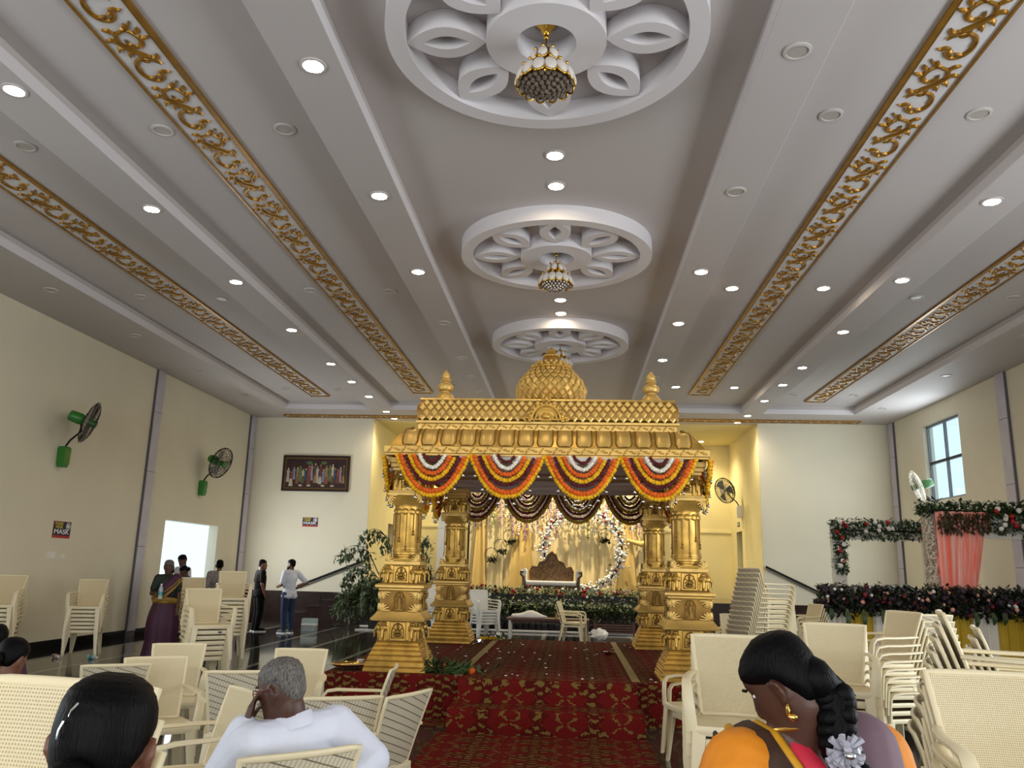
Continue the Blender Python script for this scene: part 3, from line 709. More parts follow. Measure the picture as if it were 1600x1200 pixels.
def pillar():
    t = thing('mandap_pillar', 'x', 'pillar', (0, 0, ZP), 0, 'four golden carved pillars of the wedding pavilion'); t['kind'] = 'thing'
    q = lambda prof: [(h, h, z) for h, z in prof]
    # stepped plinth, one tier at a time
    z = 0.0; hs = [0.355, 0.335, 0.315, 0.29, 0.27, 0.25]; dz = [0.075, 0.06, 0.055, 0.05, 0.045, 0.035]
    for h, d in zip(hs, dz):
        b = MB(); b.sq(q([(h, z), (h, z+d*0.35), (h-0.012, z+d*0.55), (h-0.006, z+d*0.8), (h-0.016, z+d)])); b.build('plinth_tier', 'gold', t, 30); z += d
    def block(z0, z1, prof, relief, corner):
        b = MB(); b.sq(q([(h, z0+(z1-z0)*k) for h, k in prof])); bl = b.build('pedestal_block', 'gold_deep', t, 30); hm = prof[1][0]
        for k in range(4):
            a = k*PI/2; c, s_ = math.sin(a), -math.cos(a)
            pn = MB(); w = 0.088; pn.box(-w, w, -0.014, 0.0, 0.004, (z1-z0)-0.006)
            if corner == 'leaf':
                hh = z1-z0; pn.prism([(-0.19, hh*0.5), (-0.10, hh*0.06), (0.10, hh*0.06), (0.19, hh*0.5), (0.10, hh*0.94), (-0.10, hh*0.94)], -0.007, 0.0)
            else: pn.box(-0.135, -0.095, -0.01, 0.0, 0.0, z1-z0); pn.box(0.095, 0.135, -0.01, 0.0, 0.0, z1-z0); inst('relief_panel', pn.mesh('relief_panel', 'gold', 0), bl, (c*hm, s_*hm, z0), (0, 0, a))
            inst('relief_figure', relief, bl, (c*(hm+0.016), s_*(hm+0.016), z0+0.005), (0, 0, a), (z1-z0)/0.235 if relief is R_SIT else (z1-z0)/0.29)
            for e in (-1, 1):
                if corner == 'elephant':
                    x = e*(hm-0.055); inst('corner_elephant', R_ELE, bl, (c*hm+x*math.cos(a), s_*hm+x*math.sin(a), z0+0.005), (0, 0, a), (1, 0.9, (z1-z0)/0.22))
                else:
                    for zz, fl_ in ((z0+0.012, 1), (z1-0.012, -1)):
                        x = e*(hm-0.01); inst('corner_leaf', R_LEAF, bl, (c*(hm+0.008)+x*math.cos(a), s_*(hm+0.008)+x*math.sin(a), zz), (0, 0, a), (-e*1.2, 1.5, fl_*1.02))
    block(0.32, 0.535, [(0.245, 0), (0.225, 0.2), (0.22, 1)], R_SIT, 'elephant')
    def ledge(prof): b = MB(); b.sq(q(prof)); b.build('ledge', 'gold_pale', t, 30)
    ledge([(0.22, 0.535), (0.31, 0.55), (0.315, 0.575), (0.285, 0.60), (0.26, 0.635), (0.25, 0.65)])
    block(0.65, 0.875, [(0.25, 0), (0.23, 0.2), (0.23, 1)], R_STAND, 'leaf')
    ledge([(0.235, 0.875), (0.25, 0.89), (0.25, 0.905), (0.285, 0.92), (0.285, 0.945), (0.26, 0.96)])
    block(0.96, 1.165, [(0.23, 0), (0.205, 0.2), (0.195, 1)], R_SIT, 'elephant')
    ledge([(0.2, 1.165), (0.215, 1.18), (0.215, 1.215), (0.19, 1.225)])
    b = MB(); b.sq(q([(0.18, 1.225), (0.175, 1.25)])); b.build('shaft_seat', 'gold', t, 30)
    for k in range(4):
        a = k*PI/2; c, s_ = math.sin(a), -math.cos(a)
        for e in (-1, 1): x = e*0.19; inst('corner_leaf', R_LEAF, t, (c*0.19+x*math.cos(a), s_*0.19+x*math.sin(a), 1.226), (0, 0, a), (-e*0.95, 1.3, 1.0))
    b = MB(); pr = [(0.13, 1.235), (0.15, 1.25), (0.15, 1.265), (0.158, 1.275), (0.158, 1.29), (0.168, 1.30), (0.168, 1.33), (0.172, 1.34), (0.172, 1.352), (0.165, 1.36), (0.165, 1.375), (0.162, 1.385), (0.160, 1.84), (0.165, 1.86), (0.15, 1.9)]
    b.lathe(pr, 32); sh = b.build('shaft', 'gold', t, 35)
    # hanging chains with tassels and a scalloped collar
    for k in range(12):
        a = 2*PI*k/12+0.13; L = (0.40, 0.22, 0.30)[k % 3]; r = 0.166
        m = MB(); m.tube([(0, 0, 0), (0, 0, -L)], 0.007, 5); m.lathe([(0.006, 0.0), (0.014, -0.012), (0.01, -0.025), (0.02, -0.06), (0.0, -0.062)], 7, (0, 0, -L)); inst('tassel', m.mesh('tassel', 'gold_deep', 40), sh, (r*math.cos(a), r*math.sin(a), 1.80))
    m = MB(); m.ball((0, 0, 0), (0.045, 0.014, 0.04), 8, 5); SC = m.mesh('scallop', 'gold', 60)
    for k in range(12): a = 2*PI*k/12; inst('scallop', SC, sh, (0.163*math.cos(a), 0.163*math.sin(a), 1.80), (0, 0, a+PI/2))
    for k in range(4):
        a = k*PI/2; c, s_ = math.sin(a), -math.cos(a)
        for e in (-1, 1): x = e*0.195; inst('bracket_scroll', R_LEAF, t, (c*0.185+x*math.cos(a), s_*0.185+x*math.sin(a), 1.985), (0, 0, a), (-e*0.95, 1.5, -1.1))
    b = MB(); b.sq(q([(0.15, 1.87), (0.17, 1.93), (0.19, 1.985)])); b.build('capital', 'gold', t, 30)
    ledge([(0.19, 1.985), (0.215, 1.99), (0.215, 2.015), (0.20, 2.02), (0.205, 2.045), (0.18, 2.05)])
    b = MB(); b.sq(q([(0.155, 2.05), (0.15, 2.25), (0.16, 2.28)])); ub = b.build('upper_block', 'gold', t, 30)
    for k in range(4):
        a = k*PI/2; c, s_ = math.sin(a), -math.cos(a)
        for e in (-1, 1): x = e*0.11; inst('corner_elephant', R_ELE, ub, (c*0.15+x*math.cos(a), s_*0.15+x*math.sin(a), 2.055), (0, 0, a), 1.05)
        inst('relief_figure', R_SIT, ub, (c*0.155, s_*0.155, 2.055), (0, 0, a), 0.85)
    ledge([(0.16, 2.28), (0.175, 2.29), (0.175, 2.32), (0.2, 2.33), (0.2, 2.37), (0.225, 2.38), (0.225, 2.44)])
    return t
P0 = pillar()
PIL = [(-1.97, 9.84, 'front left golden carved pillar of the pavilion, nearest the red carpet edge'), (1.35, 9.84, 'front right golden carved pillar behind the stacked cream chairs'),
       (-1.92, 13.62, 'rear left golden carved pillar beside the stage curtain'), (1.36, 13.62, 'rear right golden carved pillar, half hidden by the front right pillar')]
for i, (x, y, lab) in enumerate(PIL):
    o = P0 if i == 0 else copy_tree(P0)
    o.location = (x, y, ZP); o['label'] = lab

# ------------------------------------------------------------------ pavilion roof with lotus tier, lattice band, dome and finials
RZ = 2.90
rf = thing('mandap_roof', 'golden wedding pavilion roof with lotus petals, diamond lattice band and ribbed dome', 'canopy', (MX, MY, RZ))
HX, HY = 1.88, 2.33
def rect_ring(prof, name, m):
    # prof: (inset, z) measured from the eave rectangle; hollow underneath
    b = MB(); b.sq([(HX-i, HY-i, z) for i, z in prof], cap=False); return b.build(name, m, rf, 30)
rect_ring([(0.05, 0.0), (0.0, 0.0), (0.0, 0.02), (-0.015, 0.03), (-0.015, 0.10), (0.0, 0.115), (0.03, 0.118)], 'fascia', 'gold_pale')
rect_ring([(0.03, 0.118), (0.06, 0.16), (0.12, 0.25), (0.2, 0.32), (0.3, 0.36), (0.32, 0.36)], 'lotus_slope', 'gold')
rect_ring([(0.32, 0.355), (0.315, 0.37), (0.315, 0.43), (0.29, 0.44), (0.285, 0.465), (0.31, 0.475)], 'upper_band', 'gold_pale')
rect_ring([(0.34, 0.47), (0.305, 0.50), (0.29, 0.58), (0.30, 0.66), (0.34, 0.715), (0.34, 0.725)], 'lattice_band', 'gold_deep')
b = MB(); b.sq([(HX-0.33, HY-0.33, 0.72), (HX-0.32, HY-0.32, 0.735), (HX-0.33, HY-0.33, 0.755)]); b.build('roof_slab', 'gold_pale', rf, 0)
# lotus petals: each its own piece
def lotus(w):
    b = MB(); prof = [(0.035, 0.12), (0.07, 0.175), (0.13, 0.262), (0.205, 0.33), (0.29, 0.362)]
    def pt(u, v, k):
        i, z = None, None; x = v*4; j = min(3, int(x)); f = x-j
        i = prof[j][0]*(1-f)+prof[j+1][0]*f; z = prof[j][1]*(1-f)+prof[j+1][1]*f
        ww = w*0.5*(0.86 if v > 0.2 else 0.58+1.4*v)*(1-0.12*v); h = 0.035*k*math.sin(PI*min(1, 0.15+0.85*v))*(1-(2*u-1)**4)
        return ((2*u-1)*ww, i-h*0.7, z+h*0.7)
    b.grid(lambda u, v: pt(u, v, 1.0), 9, 9); me = b.mesh('lotus_petal', 'gold_pale', 60)
    b = MB(); pts = [pt(0.02, 1-v/8, 0.8) for v in range(9)]+[pt(u/8, 0.0, 0.8) for u in range(1, 8)]+[pt(0.98, v/8, 0.8) for v in range(9)]
    b.tube([(x*1.06, y-0.002, z) for x, y, z in pts], 0.008, 6); rim = b.mesh('petal_rim', 'gold_deep', 60)
    return me, rim
LP, LRIM = lotus(0.218)
def lotus_row(L, rz, ox, oy):
    n = int(round(L/0.222)); st = L/n
    for i in range(n):
        u = -L/2+st*(i+0.5); p = inst('lotus_petal', LP, rf, (ox+u*math.cos(rz), oy+u*math.sin(rz), 0), (0, 0, rz))
        inst('petal_rim', LRIM, p)
lotus_row(2*HX-0.32, 0, 0, -HY); lotus_row(2*HY-0.32, PI/2, HX, 0); lotus_row(2*HY-0.32, -PI/2, -HX, 0)
# diamond scales of the lattice band
def scale_mesh(w, h, d, m):
    b = MB(); b.add([(-w,0,0), (0,0,-h), (w,0,0), (0,0,h), (-w*0.55,-d,0), (0,-d,-h*0.55), (w*0.55,-d,0), (0,-d,h*0.55)], [(0,1,5,4), (1,2,6,5), (2,3,7,6), (3,0,4,7), (4,5,6,7)])
    b.ball((0, -d, -0.003), (w*0.16, 0.008, h*0.26), 6, 4); return b.mesh('lattice_scale', m, 0)
SCM = scale_mesh(0.046, 0.054, 0.014, 'gold_pale')
def lat_row(L, rz, ox, oy):
    w = 0.098; n = int(L/w)
    for r_ in range(4):
        zz = 0.52+0.056*r_; ins = 0.292+0.012*abs(r_-1.5)
        for i in range(n-(r_ % 2)):
            u = -L/2+(L-n*w)/2+w*(i+0.5+0.5*(r_ % 2)); c, s_ = math.cos(rz), math.sin(rz); nx, ny = -s_, c
            inst('lattice_scale', SCM, rf, (ox+u*c+nx*ins, oy+u*s_+ny*ins, zz), (math.radians(-14+9*r_), 0, rz))
lat_row(2*HX-0.62, 0, 0, -HY)
b = MB(); w = 0.098
for rz, ox in ((PI/2, HX), (-PI/2, -HX)):
    L = 2*HY-0.62; n = int(L/w); c, s_ = math.cos(rz), math.sin(rz)
    for r_ in range(4):
        zz = 0.52+0.056*r_; ins = 0.288+0.012*abs(r_-1.5)
        for i in range(n-(r_ % 2)):
            u = -L/2+w*(i+0.5+0.5*(r_ % 2)); X = ox+u*c-s_*ins; Y = u*s_+c*ins; o = len(b.v)
            b.add([(-0.046,0,0), (0,0,-0.054), (0.046,0,0), (0,0,0.054), (0,-0.02,0)], [(0,1,4), (1,2,4), (2,3,4), (3,0,4)]); b.xf(o, T(X, Y, zz) @ Rz(rz))
tag(b.build('side_scales', 'gold_pale', rf, 0), kind='stuff')
# floral studs of the fascia and bands
b = MB(); b.ball((0,0,0), (0.03, 0.012, 0.014), 7, 4); b.ball((0.03,0,0.01), (0.012, 0.01, 0.012), 5, 3); b.ball((-0.03,0,-0.01), (0.012, 0.01, 0.012), 5, 3); STUD = b.mesh('leaf_stud', 'gold', 60)
for i in range(46): inst('leaf_stud', STUD, rf, (-HX+0.06+i*(2*HX-0.12)/45, -HY-0.018, 0.066), (0, (0.6 if i % 2 else -0.6), 0))
for i in range(40): inst('leaf_stud', STUD, rf, (-HX+0.38+i*(2*HX-0.76)/39, -HY+0.308, 0.40), (0, (0.6 if i % 2 else -0.6), 0), 0.8)
# crest at the middle of the front
cr = MB(); cr.lathe([(0.0, 0.02), (0.05, 0.025), (0.06, 0.0)], 16)
cr = MB()
for a0, r_, rr in ((0, 0.17, 0.018), (0, 0.125, 0.014), (0, 0.08, 0.016)): cr.tube([(r_*1.05*math.cos(q), 0, r_*math.sin(q)*1.1) for q in [PI*i/16 for i in range(17)]], rr, 7)
for i in range(13): q = PI*i/12; cr.ball((0.20*math.cos(q), 0, 0.205*math.sin(q)), (0.026, 0.02, 0.026), 7, 5)
for s_ in (-1, 1):
    cr.tube([(s_*0.19, 0, 0.02), (s_*0.25, 0, 0.035), (s_*0.275, 0, 0.01), (s_*0.25, 0, -0.01), (s_*0.235, 0, 0.005)], [0.022, 0.018, 0.014, 0.011, 0.008], 7)
cr.ball((0, -0.01, 0.05), (0.055, 0.03, 0.04), 10, 7); cr.tube([(0.045*math.cos(q), 0, 0.27+0.06*math.sin(q)) for q in [2*PI*i/14 for i in range(14)]], 0.013, 6, closed=True)
cr.ball((0, -0.005, 0.27), (0.022, 0.015, 0.035), 8, 6); cr.box(-0.2, 0.2, 0.0, 0.03, 0, 0.02); cr.ball((0, 0.02, 0.1), (0.16, 0.03, 0.12), 12, 8)
cr.build('crest', 'gold', rf, 60, (0.0, -HY+0.26, 0.48))
# dome
DZ = 0.75
dprof = [(0.34, 0.0), (0.34, 0.22), (0.42, 0.30), (0.485, 0.40), (0.515, 0.50), (0.505, 0.58), (0.455, 0.69), (0.38, 0.78), (0.29, 0.86)]
b = MB(); b.lathe([(r-0.012, z) for r, z in dprof]+[(0.0, 0.86)], 40); dm = b.build('dome', 'gold_deep', rf, 60, (0, 0, DZ))
def dome_r(z):
    for (r0, z0), (r1, z1) in zip(dprof, dprof[1:]):
        if z0 <= z <= z1: k = (z-z0)/(z1-z0); return r0+(r1-r0)*k, math.atan2(r0-r1, z1-z0)
    return dprof[-1][0], 0.7
for j in range(9):
    z = 0.30+0.066*j; r_, sl = dome_r(z); n = 26; w = PI*r_/n*1.0
    b = MB(); h = 0.072; d = 0.018; b.add([(-w,0,0), (0,0,-h), (w,0,0), (0,0,h), (-w*0.6,-d,0), (0,-d,-h*0.6), (w*0.6,-d,0), (0,-d,h*0.6)], [(0,1,5,4), (1,2,6,5), (2,3,7,6), (3,0,4,7), (4,5,6,7)]); me = b.mesh('dome_scale', 'gold_pale', 0)
    for k in range(n):
        a = 2*PI*(k+0.5*(j % 2))/n; inst('dome_scale', me, dm, (r_*math.cos(a)*0.985, r_*math.sin(a)*0.985, z), Euler((-sl, 0, a+PI/2), 'XYZ'))
b = MB(); b.lathe([(r*0.93, 0.845+(z-0.72)*0.8) for r, z in [(0.33, 0.72), (0.35, 0.735), (0.35, 0.755), (0.31, 0.775), (0.30, 0.80), (0.25, 0.84), (0.19, 0.90), (0.13, 0.955), (0.105, 0.975), (0.125, 0.99), (0.125, 1.01), (0.09, 1.03), (0.07, 1.045), (0.085, 1.06), (0.08, 1.08), (0.05, 1.095), (0.045, 1.105), (0.058, 1.12), (0.04, 1.14), (0.02, 1.16), (0, 1.185)]], 28); b.build('dome_spire', 'gold', rf, 40, (0, 0, DZ))
b = MB()
for k in range(18): a = 2*PI*k/18; b.ball((0.275*math.cos(a), 0.275*math.sin(a), 0.905), (0.035, 0.035, 0.028), 6, 5); b.ball((0.215*math.cos(a+0.17), 0.215*math.sin(a+0.17), 0.955), (0.028, 0.028, 0.03), 6, 5)
for k in range(22): a = 2*PI*k/22; b.ball((0.118*math.cos(a), 0.118*math.sin(a), 1.07), 0.016, 5, 4)
b.build('spire_beads', 'gold_pale', rf, 60, (0, 0, DZ))
fm = MB(); fm.lathe([(0.14, 0), (0.135, 0.02), (0.125, 0.05), (0.10, 0.09), (0.075, 0.115), (0.06, 0.12), (0.06, 0.14), (0.09, 0.155), (0.105, 0.19), (0.098, 0.22), (0.06, 0.245), (0.055, 0.26), (0.068, 0.275), (0.066, 0.295), (0.05, 0.31), (0.058, 0.33), (0.05, 0.36), (0.02, 0.40), (0, 0.425)], 24); FM = fm.mesh('finial', 'gold_pale', 40)
for x in (-1, 1):
    for y in (-1, 1): inst('finial', FM, rf, (x*1.29, y*1.75, 0.75))
# pleated cloth inside and the rods that carry it
b = MB(); b.grid(lambda u, v: (-HX+0.06+(2*HX-0.12)*u, -HY+0.05+(2*HY-0.1)*v, 0.03-0.05*math.sin(PI*u)+0.014*math.sin(v*150)+0.01*math.sin(v*37)), 14, 120); ob = b.build('pleated_lining', 'canopy_cloth', rf, 179)
b = MB(); b.grid(lambda u, v: (-1.0+2.6*u, -HY+0.02+0.03*math.sin(9*u), 0.0-v*(0.02+0.06*math.sin(PI*u)**0.7)), 30, 4); b.build('hanging_hem', 'paper_white', rf, 179)
for yy in (-1.0, -0.4): b = MB(); b.tube([(-HX+0.1, yy, -0.06), (HX-0.1, yy, -0.06)], 0.012, 6); b.build('rod', 'gold_deep', rf)

# ------------------------------------------------------------------ marigold swags
def flower_ball(b, c, r, rnd):
    o = b.ball(c, r, 7, 5)
    for i in range(o, len(b.v)):
        x, y, z = b.v[i]; k = 1+rnd.uniform(-0.16, 0.22); b.v[i] = (c[0]+(x-c[0])*k, c[1]+(y-c[1])*k, c[2]+(z-c[2])*k)
def swag_strand(hw, sag, top, r, m, seed, wob=0.0):
    rnd = random.Random(seed); b = MB(); pts = []
    N = 200; prev = None
    for i in range(N+1):
        u = -1+2*i/N; x = hw*u; z = top-sag*(1-abs(u)**2.3); p = Vector((x, 0, z))
        if prev is None or (p-prev).length > r*1.25: flower_ball(b, (x, rnd.uniform(-0.01, 0.01), z+rnd.uniform(-0.004, 0.004)), r, rnd); prev = p
    return b.mesh('flower_strand', m, 60)
def swag_kind(back):
    y_, o_, m_, w_ = ('olive_flower', 'maroon_flower', 'maroon_flower', 'white_flower') if back else ('yellow_flower', 'orange_flower', 'maroon_flower', 'white_flower')
    spec = [(0.425, 0.46, 0.0, 0.028, y_), (0.375, 0.40, -0.01, 0.030, o_), (0.315, 0.315, -0.01, 0.021, m_), (0.265, 0.265, -0.01, 0.027, y_), (0.21, 0.20, -0.01, 0.027, o_), (0.145, 0.135, -0.005, 0.025, w_), (0.095, 0.07, 0.0, 0.020, m_)]
    if back: spec = [(0.425, 0.46, 0.0, 0.030, y_), (0.38, 0.40, -0.01, 0.024, m_), (0.35, 0.36, -0.01, 0.011, w_), (0.32, 0.315, -0.01, 0.024, 'maroon_flower'), (0.275, 0.265, -0.01, 0.026, y_), (0.24, 0.225, -0.01, 0.010, w_), (0.205, 0.19, -0.01, 0.024, m_), (0.155, 0.135, -0.005, 0.022, y_), (0.12, 0.10, -0.005, 0.009, w_), (0.085, 0.06, 0.0, 0.020, m_)]
    return [swag_strand(*s_, seed=i+20*back) for i, s_ in enumerate(spec)]
b = MB(); b.ball((0,0,0), 0.019, 8, 6); b.m = 1; b.tube([(0,0,0.016), (0,0,0.075)], 0.003, 4); b.ball((0,0,0.03), 0.008, 6, 4); BAUB = b.mesh('bauble', ['silver', 'black_metal'], 60)
SW_F, SW_B = swag_kind(0), swag_kind(1)
def swag(x, y, z, rz, lab, strands, grp, sc=1.0):
    t = thing('flower_swag', lab, 'garland', (x, y, z), rz, grp)
    for i, me in enumerate(strands): inst('flower_strand', me, t, (0, -0.012*i, 0.0), None, (sc, 1, 1))
    for k in range(9):
        u = -0.86+1.72*k/8; inst('bauble', BAUB, t, (0.425*sc*u, -0.02, -0.46*(1-abs(u)**2.3)-0.095))
    return t
NM = ['leftmost', 'second from left', 'third from left', 'rightmost']
def sx(u): return MX-1.74+0.87*(u+0.5)
for i in range(4):
    swag(sx(i), MY-HY-0.03, RZ-0.01, 0, 'bright marigold swag on the front eave of the pavilion, %s' % NM[i], SW_F, 'front marigold swags of the pavilion')
    swag(sx(i), MY+HY-0.12, RZ-0.02, PI, 'darker flower swag on the rear eave before the stage, %s' % NM[i], SW_B, 'rear flower swags of the pavilion')
SL = ['nearest', 'second nearest', 'third nearest', 'farthest']
for i in range(4):
    yy = MY-1.72+1.146*i
    swag(MX-HX-0.02, yy, RZ-0.01, -PI/2, 'marigold swag seen edge-on along the left side of the pavilion roof, %s' % SL[i], SW_F, 'side swags of the pavilion', 1.3)
    swag(MX+HX+0.02, yy, RZ-0.01, PI/2, 'marigold swag seen edge-on along the right side of the pavilion roof, %s' % SL[i], SW_F, 'side swags of the pavilion', 1.3)
# ------------------------------------------------------------------ plastic armchairs
def chair_meshes(mc, mw, tagname):
    out = {}
    # seat: dished panel with a front apron
    b = MB()
    def seat(u, v):
        y = 0.25-0.47*v; hw = 0.245-0.035*v; z = 0.42-0.022*math.sin(PI*u)*math.sin(PI*min(1, v*1.1))-0.012*(v > 0.5)*(v-0.5)
        if v < 0.04: z -= 0.012
        return ((2*u-1)*hw, y, z)
    n, m = 11, 9
    b.grid(seat, n, m); b.grid(lambda u, v: tuple(Vector(seat(1-u, v))+Vector((0, 0, -0.016))), n, m)
    b.tube([(-0.25, 0.245, 0.405), (-0.12, 0.258, 0.405), (0, 0.262, 0.405), (0.12, 0.258, 0.405), (0.25, 0.245, 0.405)], 0.009, 8, r2=0.026, p=0.7)
    b.tube([(-0.245, 0.24, 0.408), (-0.235, 0.0, 0.408), (-0.212, -0.215, 0.402)], 0.009, 8, r2=0.02, p=0.7); b.tube([(0.245, 0.24, 0.408), (0.235, 0.0, 0.408), (0.212, -0.215, 0.402)], 0.009, 8, r2=0.02, p=0.7)
    b.tube([(-0.21, -0.215, 0.40), (0, -0.232, 0.40), (0.21, -0.215, 0.40)], 0.008, 8, r2=0.022, p=0.7)
    out['seat'] = b.mesh('seat', mc, 50)
    # backrest: raked, slightly hollow panel with a raised rim
    def bk(u, v, off=0.0):
        z = 0.425+0.43*v; hw = 0.185+0.045*v; x = (2*u-1)*hw; y = -0.205-0.115*v-0.02*v*v-0.022*(1-(2*u-1)**2)
        return (x, y+off, z)
    b = MB(); b.m = 1; b.grid(lambda u, v: bk(u, v, 0.006), 11, 9); b.m = 2; b.grid(lambda u, v: bk(1-u, v, -0.006), 11, 9); b.m = 0
    rim = [bk(0, v/8) for v in range(9)]+[bk(u/10, 1) for u in range(1, 10)]+[bk(1, 1-v/8) for v in range(9)]
    b.tube([Vector(p) for p in rim], 0.013, 8, r2=0.010, p=0.7, up=(0, 1, 0.25)); b.tube([bk(0, 0), bk(0.5, 0), bk(1, 0)], 0.012, 6)
    out['backrest'] = b.mesh('backrest', [mc, mw, 'chair_rib_shaded' if mw == 'chair_weave' else mw], 60)
    for s_, k in ((-1, 'armL'), (1, 'armR')):
        b = MB(); P = [(0.252, 0.245, 0.40), (0.262, 0.245, 0.50), (0.272, 0.235, 0.595), (0.276, 0.205, 0.633), (0.276, 0.12, 0.645), (0.268, -0.04, 0.645), (0.248, -0.18, 0.648), (0.218, -0.275, 0.65)]
        b.tube([(s_*x, y, z) for x, y, z in P], [0.012, 0.012, 0.013, 0.014, 0.013, 0.012, 0.012, 0.011], 8, r2=[0.034, 0.032, 0.03, 0.028, 0.026, 0.024, 0.022, 0.02], up=(s_, 0, 0.0), p=0.65); out[k] = b.mesh('armrest', mc, 60)
        # legs: thin angle sections, splayed
        for fb, kk in ((1, 'f'), (-1, 'b')):
            b = MB(); yt, yb = (0.255, 0.285) if fb > 0 else (-0.215, -0.285); xt, xb = (0.252, 0.272) if fb > 0 else (0.215, 0.25); wt, wb = 0.075, 0.04; th = 0.009*fb
            def pl(x0, x1, y0, y1): return
            b.hexa([(s_*(xb-wb), yb-th, 0), (s_*xb, yb-th, 0), (s_*xb, yb, 0), (s_*(xb-wb), yb, 0), (s_*(xt-wt), yt-th, 0.41), (s_*xt, yt-th, 0.41), (s_*xt, yt, 0.41), (s_*(xt-wt), yt, 0.41)])
            b.hexa([(s_*(xb-0.005), yb-fb*wb, 0), (s_*xb, yb-fb*wb, 0), (s_*xb, yb, 0), (s_*(xb-0.005), yb, 0), (s_*(xt-0.005), yt-fb*wt, 0.41), (s_*xt, yt-fb*wt, 0.41), (s_*xt, yt, 0.41), (s_*(xt-0.005), yt, 0.41)])
            out['leg'+kk+str(s_)] = b.mesh('leg', mc, 30)
    b = MB(); b.lathe([(0.0, 0.002), (0.026, 0.0)], 16); o = len(b.v)
    for i in range(o): x, y, z = b.v[i]; b.v[i] = (x, 0.268+z, 0.405+y*0.45)
    out['logo'] = b.mesh('maker_label', 'chair_label', 0)
    return out
CH = {'cream': chair_meshes('chair', 'chair_weave', 'cream'), 'white': chair_meshes('chair_white', 'chair_white', 'white')}
def chair(x, y, z, hx, hy, lab, grp, col='cream', logo=False, tilt=0.0):
    # (x, y) = middle of the four feet, (hx, hy) = direction the sitter faces
    t = thing('plastic_armchair', lab, 'chair', (x, y, z), math.atan2(hy, hx)-PI/2, grp)
    if tilt: t.rotation_euler = (tilt, 0, t.rotation_euler[2])
    for k, me in CH[col].items():
        if k == 'logo':
            if not logo: continue
            inst('maker_label', me, t, (-0.1, 0, 0)); continue
        inst({'seat': 'seat', 'backrest': 'backrest', 'armL': 'armrest', 'armR': 'armrest'}.get(k, 'leg'), me, t)
    return t
def stack(x, y, hx, hy, n, where, grp, col='cream', pitch=0.066, shift=0.02, logo=()):
    L = math.hypot(hx, hy); hx, hy = hx/L, hy/L; cn = 'cream' if col == 'cream' else 'white'
    for k in range(n):
        pos = 'bottom one' if k == 0 else ('topmost' if k == n-1 else '%s from the bottom' % ORD[k])
        chair(x+hx*shift*k, y+hy*shift*k, pitch*k, hx, hy, '%s armchair, %s of %s' % (cn, pos, where), grp, col, k in logo)
# positions are given by the middle of the back's top edge: feet centre = back - 0.33 * heading
def back_at(x, y, hx, hy, sh=0.0):
    L = math.hypot(hx, hy); return x+hx/L*(0.34-sh), y+hy/L*(0.34-sh)
def stack_back(x, y, hx, hy, n, where, grp, **k):
    px, py = back_at(x, y, hx, hy, k.get('shift', 0.02)*(n-1)); stack(px, py, hx, hy, n, where, grp, **k)
# left-hand stacks
stack_back(-9.0, 12.9, 0.3, -0.95, 8, 'the stack at the far left edge', 'chair stacks by the left wall')
stack_back(-8.42, 14.27, 0.35, -0.94, 7, 'the stack alone against the left wall', 'chair stacks by the left wall')
stack_back(-6.85, 14.75, 0.7, -0.7, 8, 'the stack behind the purple sari', 'chair stacks by the left wall')
stack_back(-4.93, 11.0, 0.62, -0.78, 7, 'the stack in front of the black-shirted man', 'chair stacks by the left wall', logo=(5,))
stack_back(-6.04, 14.6, 0.45, -0.9, 10, 'the tall stack left of the black-shirted man', 'chair stacks by the left wall')
stack_back(-1.13, 1.88, -0.21, -0.98, 8, 'the nearest stack, behind the black-haired head', 'nearest chair stack', pitch=0.069)
# loose chairs on the left
LC = 'loose cream chairs left of the red carpet'
def loose(x, y, hx, hy, lab, logo=False):
    px, py = back_at(x, y, hx, hy); chair(px, py, 0, hx, hy, lab, LC, 'cream', logo)
loose(-3.64, 7.72, 0.35, -0.94, 'cream plastic armchair behind the front one left of the grey-haired man')
loose(-3.30, 6.62, 0.55, -0.83, 'cream plastic armchair with open right arm, left of the grey-haired man')
loose(-3.34, 6.1, -0.55, 0.83, 'cream plastic armchair showing only its top, beside the black-haired head')
loose(-1.98, 5.12, -0.74, -0.67, 'empty cream plastic armchair facing left before the grey-haired man')
loose(-2.35, 5.98, -0.3, 0.95, 'cream plastic armchair mostly hidden behind the empty left-facing one')
loose(-2.44, 7.62, 0.12, -0.99, 'cream plastic armchair facing the camera behind the grey-haired head')
stack_back(-0.97, 3.13, -0.66, 0.75, 2, 'the pair the grey-haired man sits on', LC, pitch=0.09)
loose(-1.33, 5.0, -0.40, 0.92, 'cream plastic armchair seen from behind beyond the white shirt')
loose(-1.36, 6.55, -0.98, -0.1, 'cream plastic armchair in profile below the front left pillar')
loose(-0.98, 5.25, -0.9, 0.42, 'cream plastic armchair with ribbed back beside the red carpet runner')
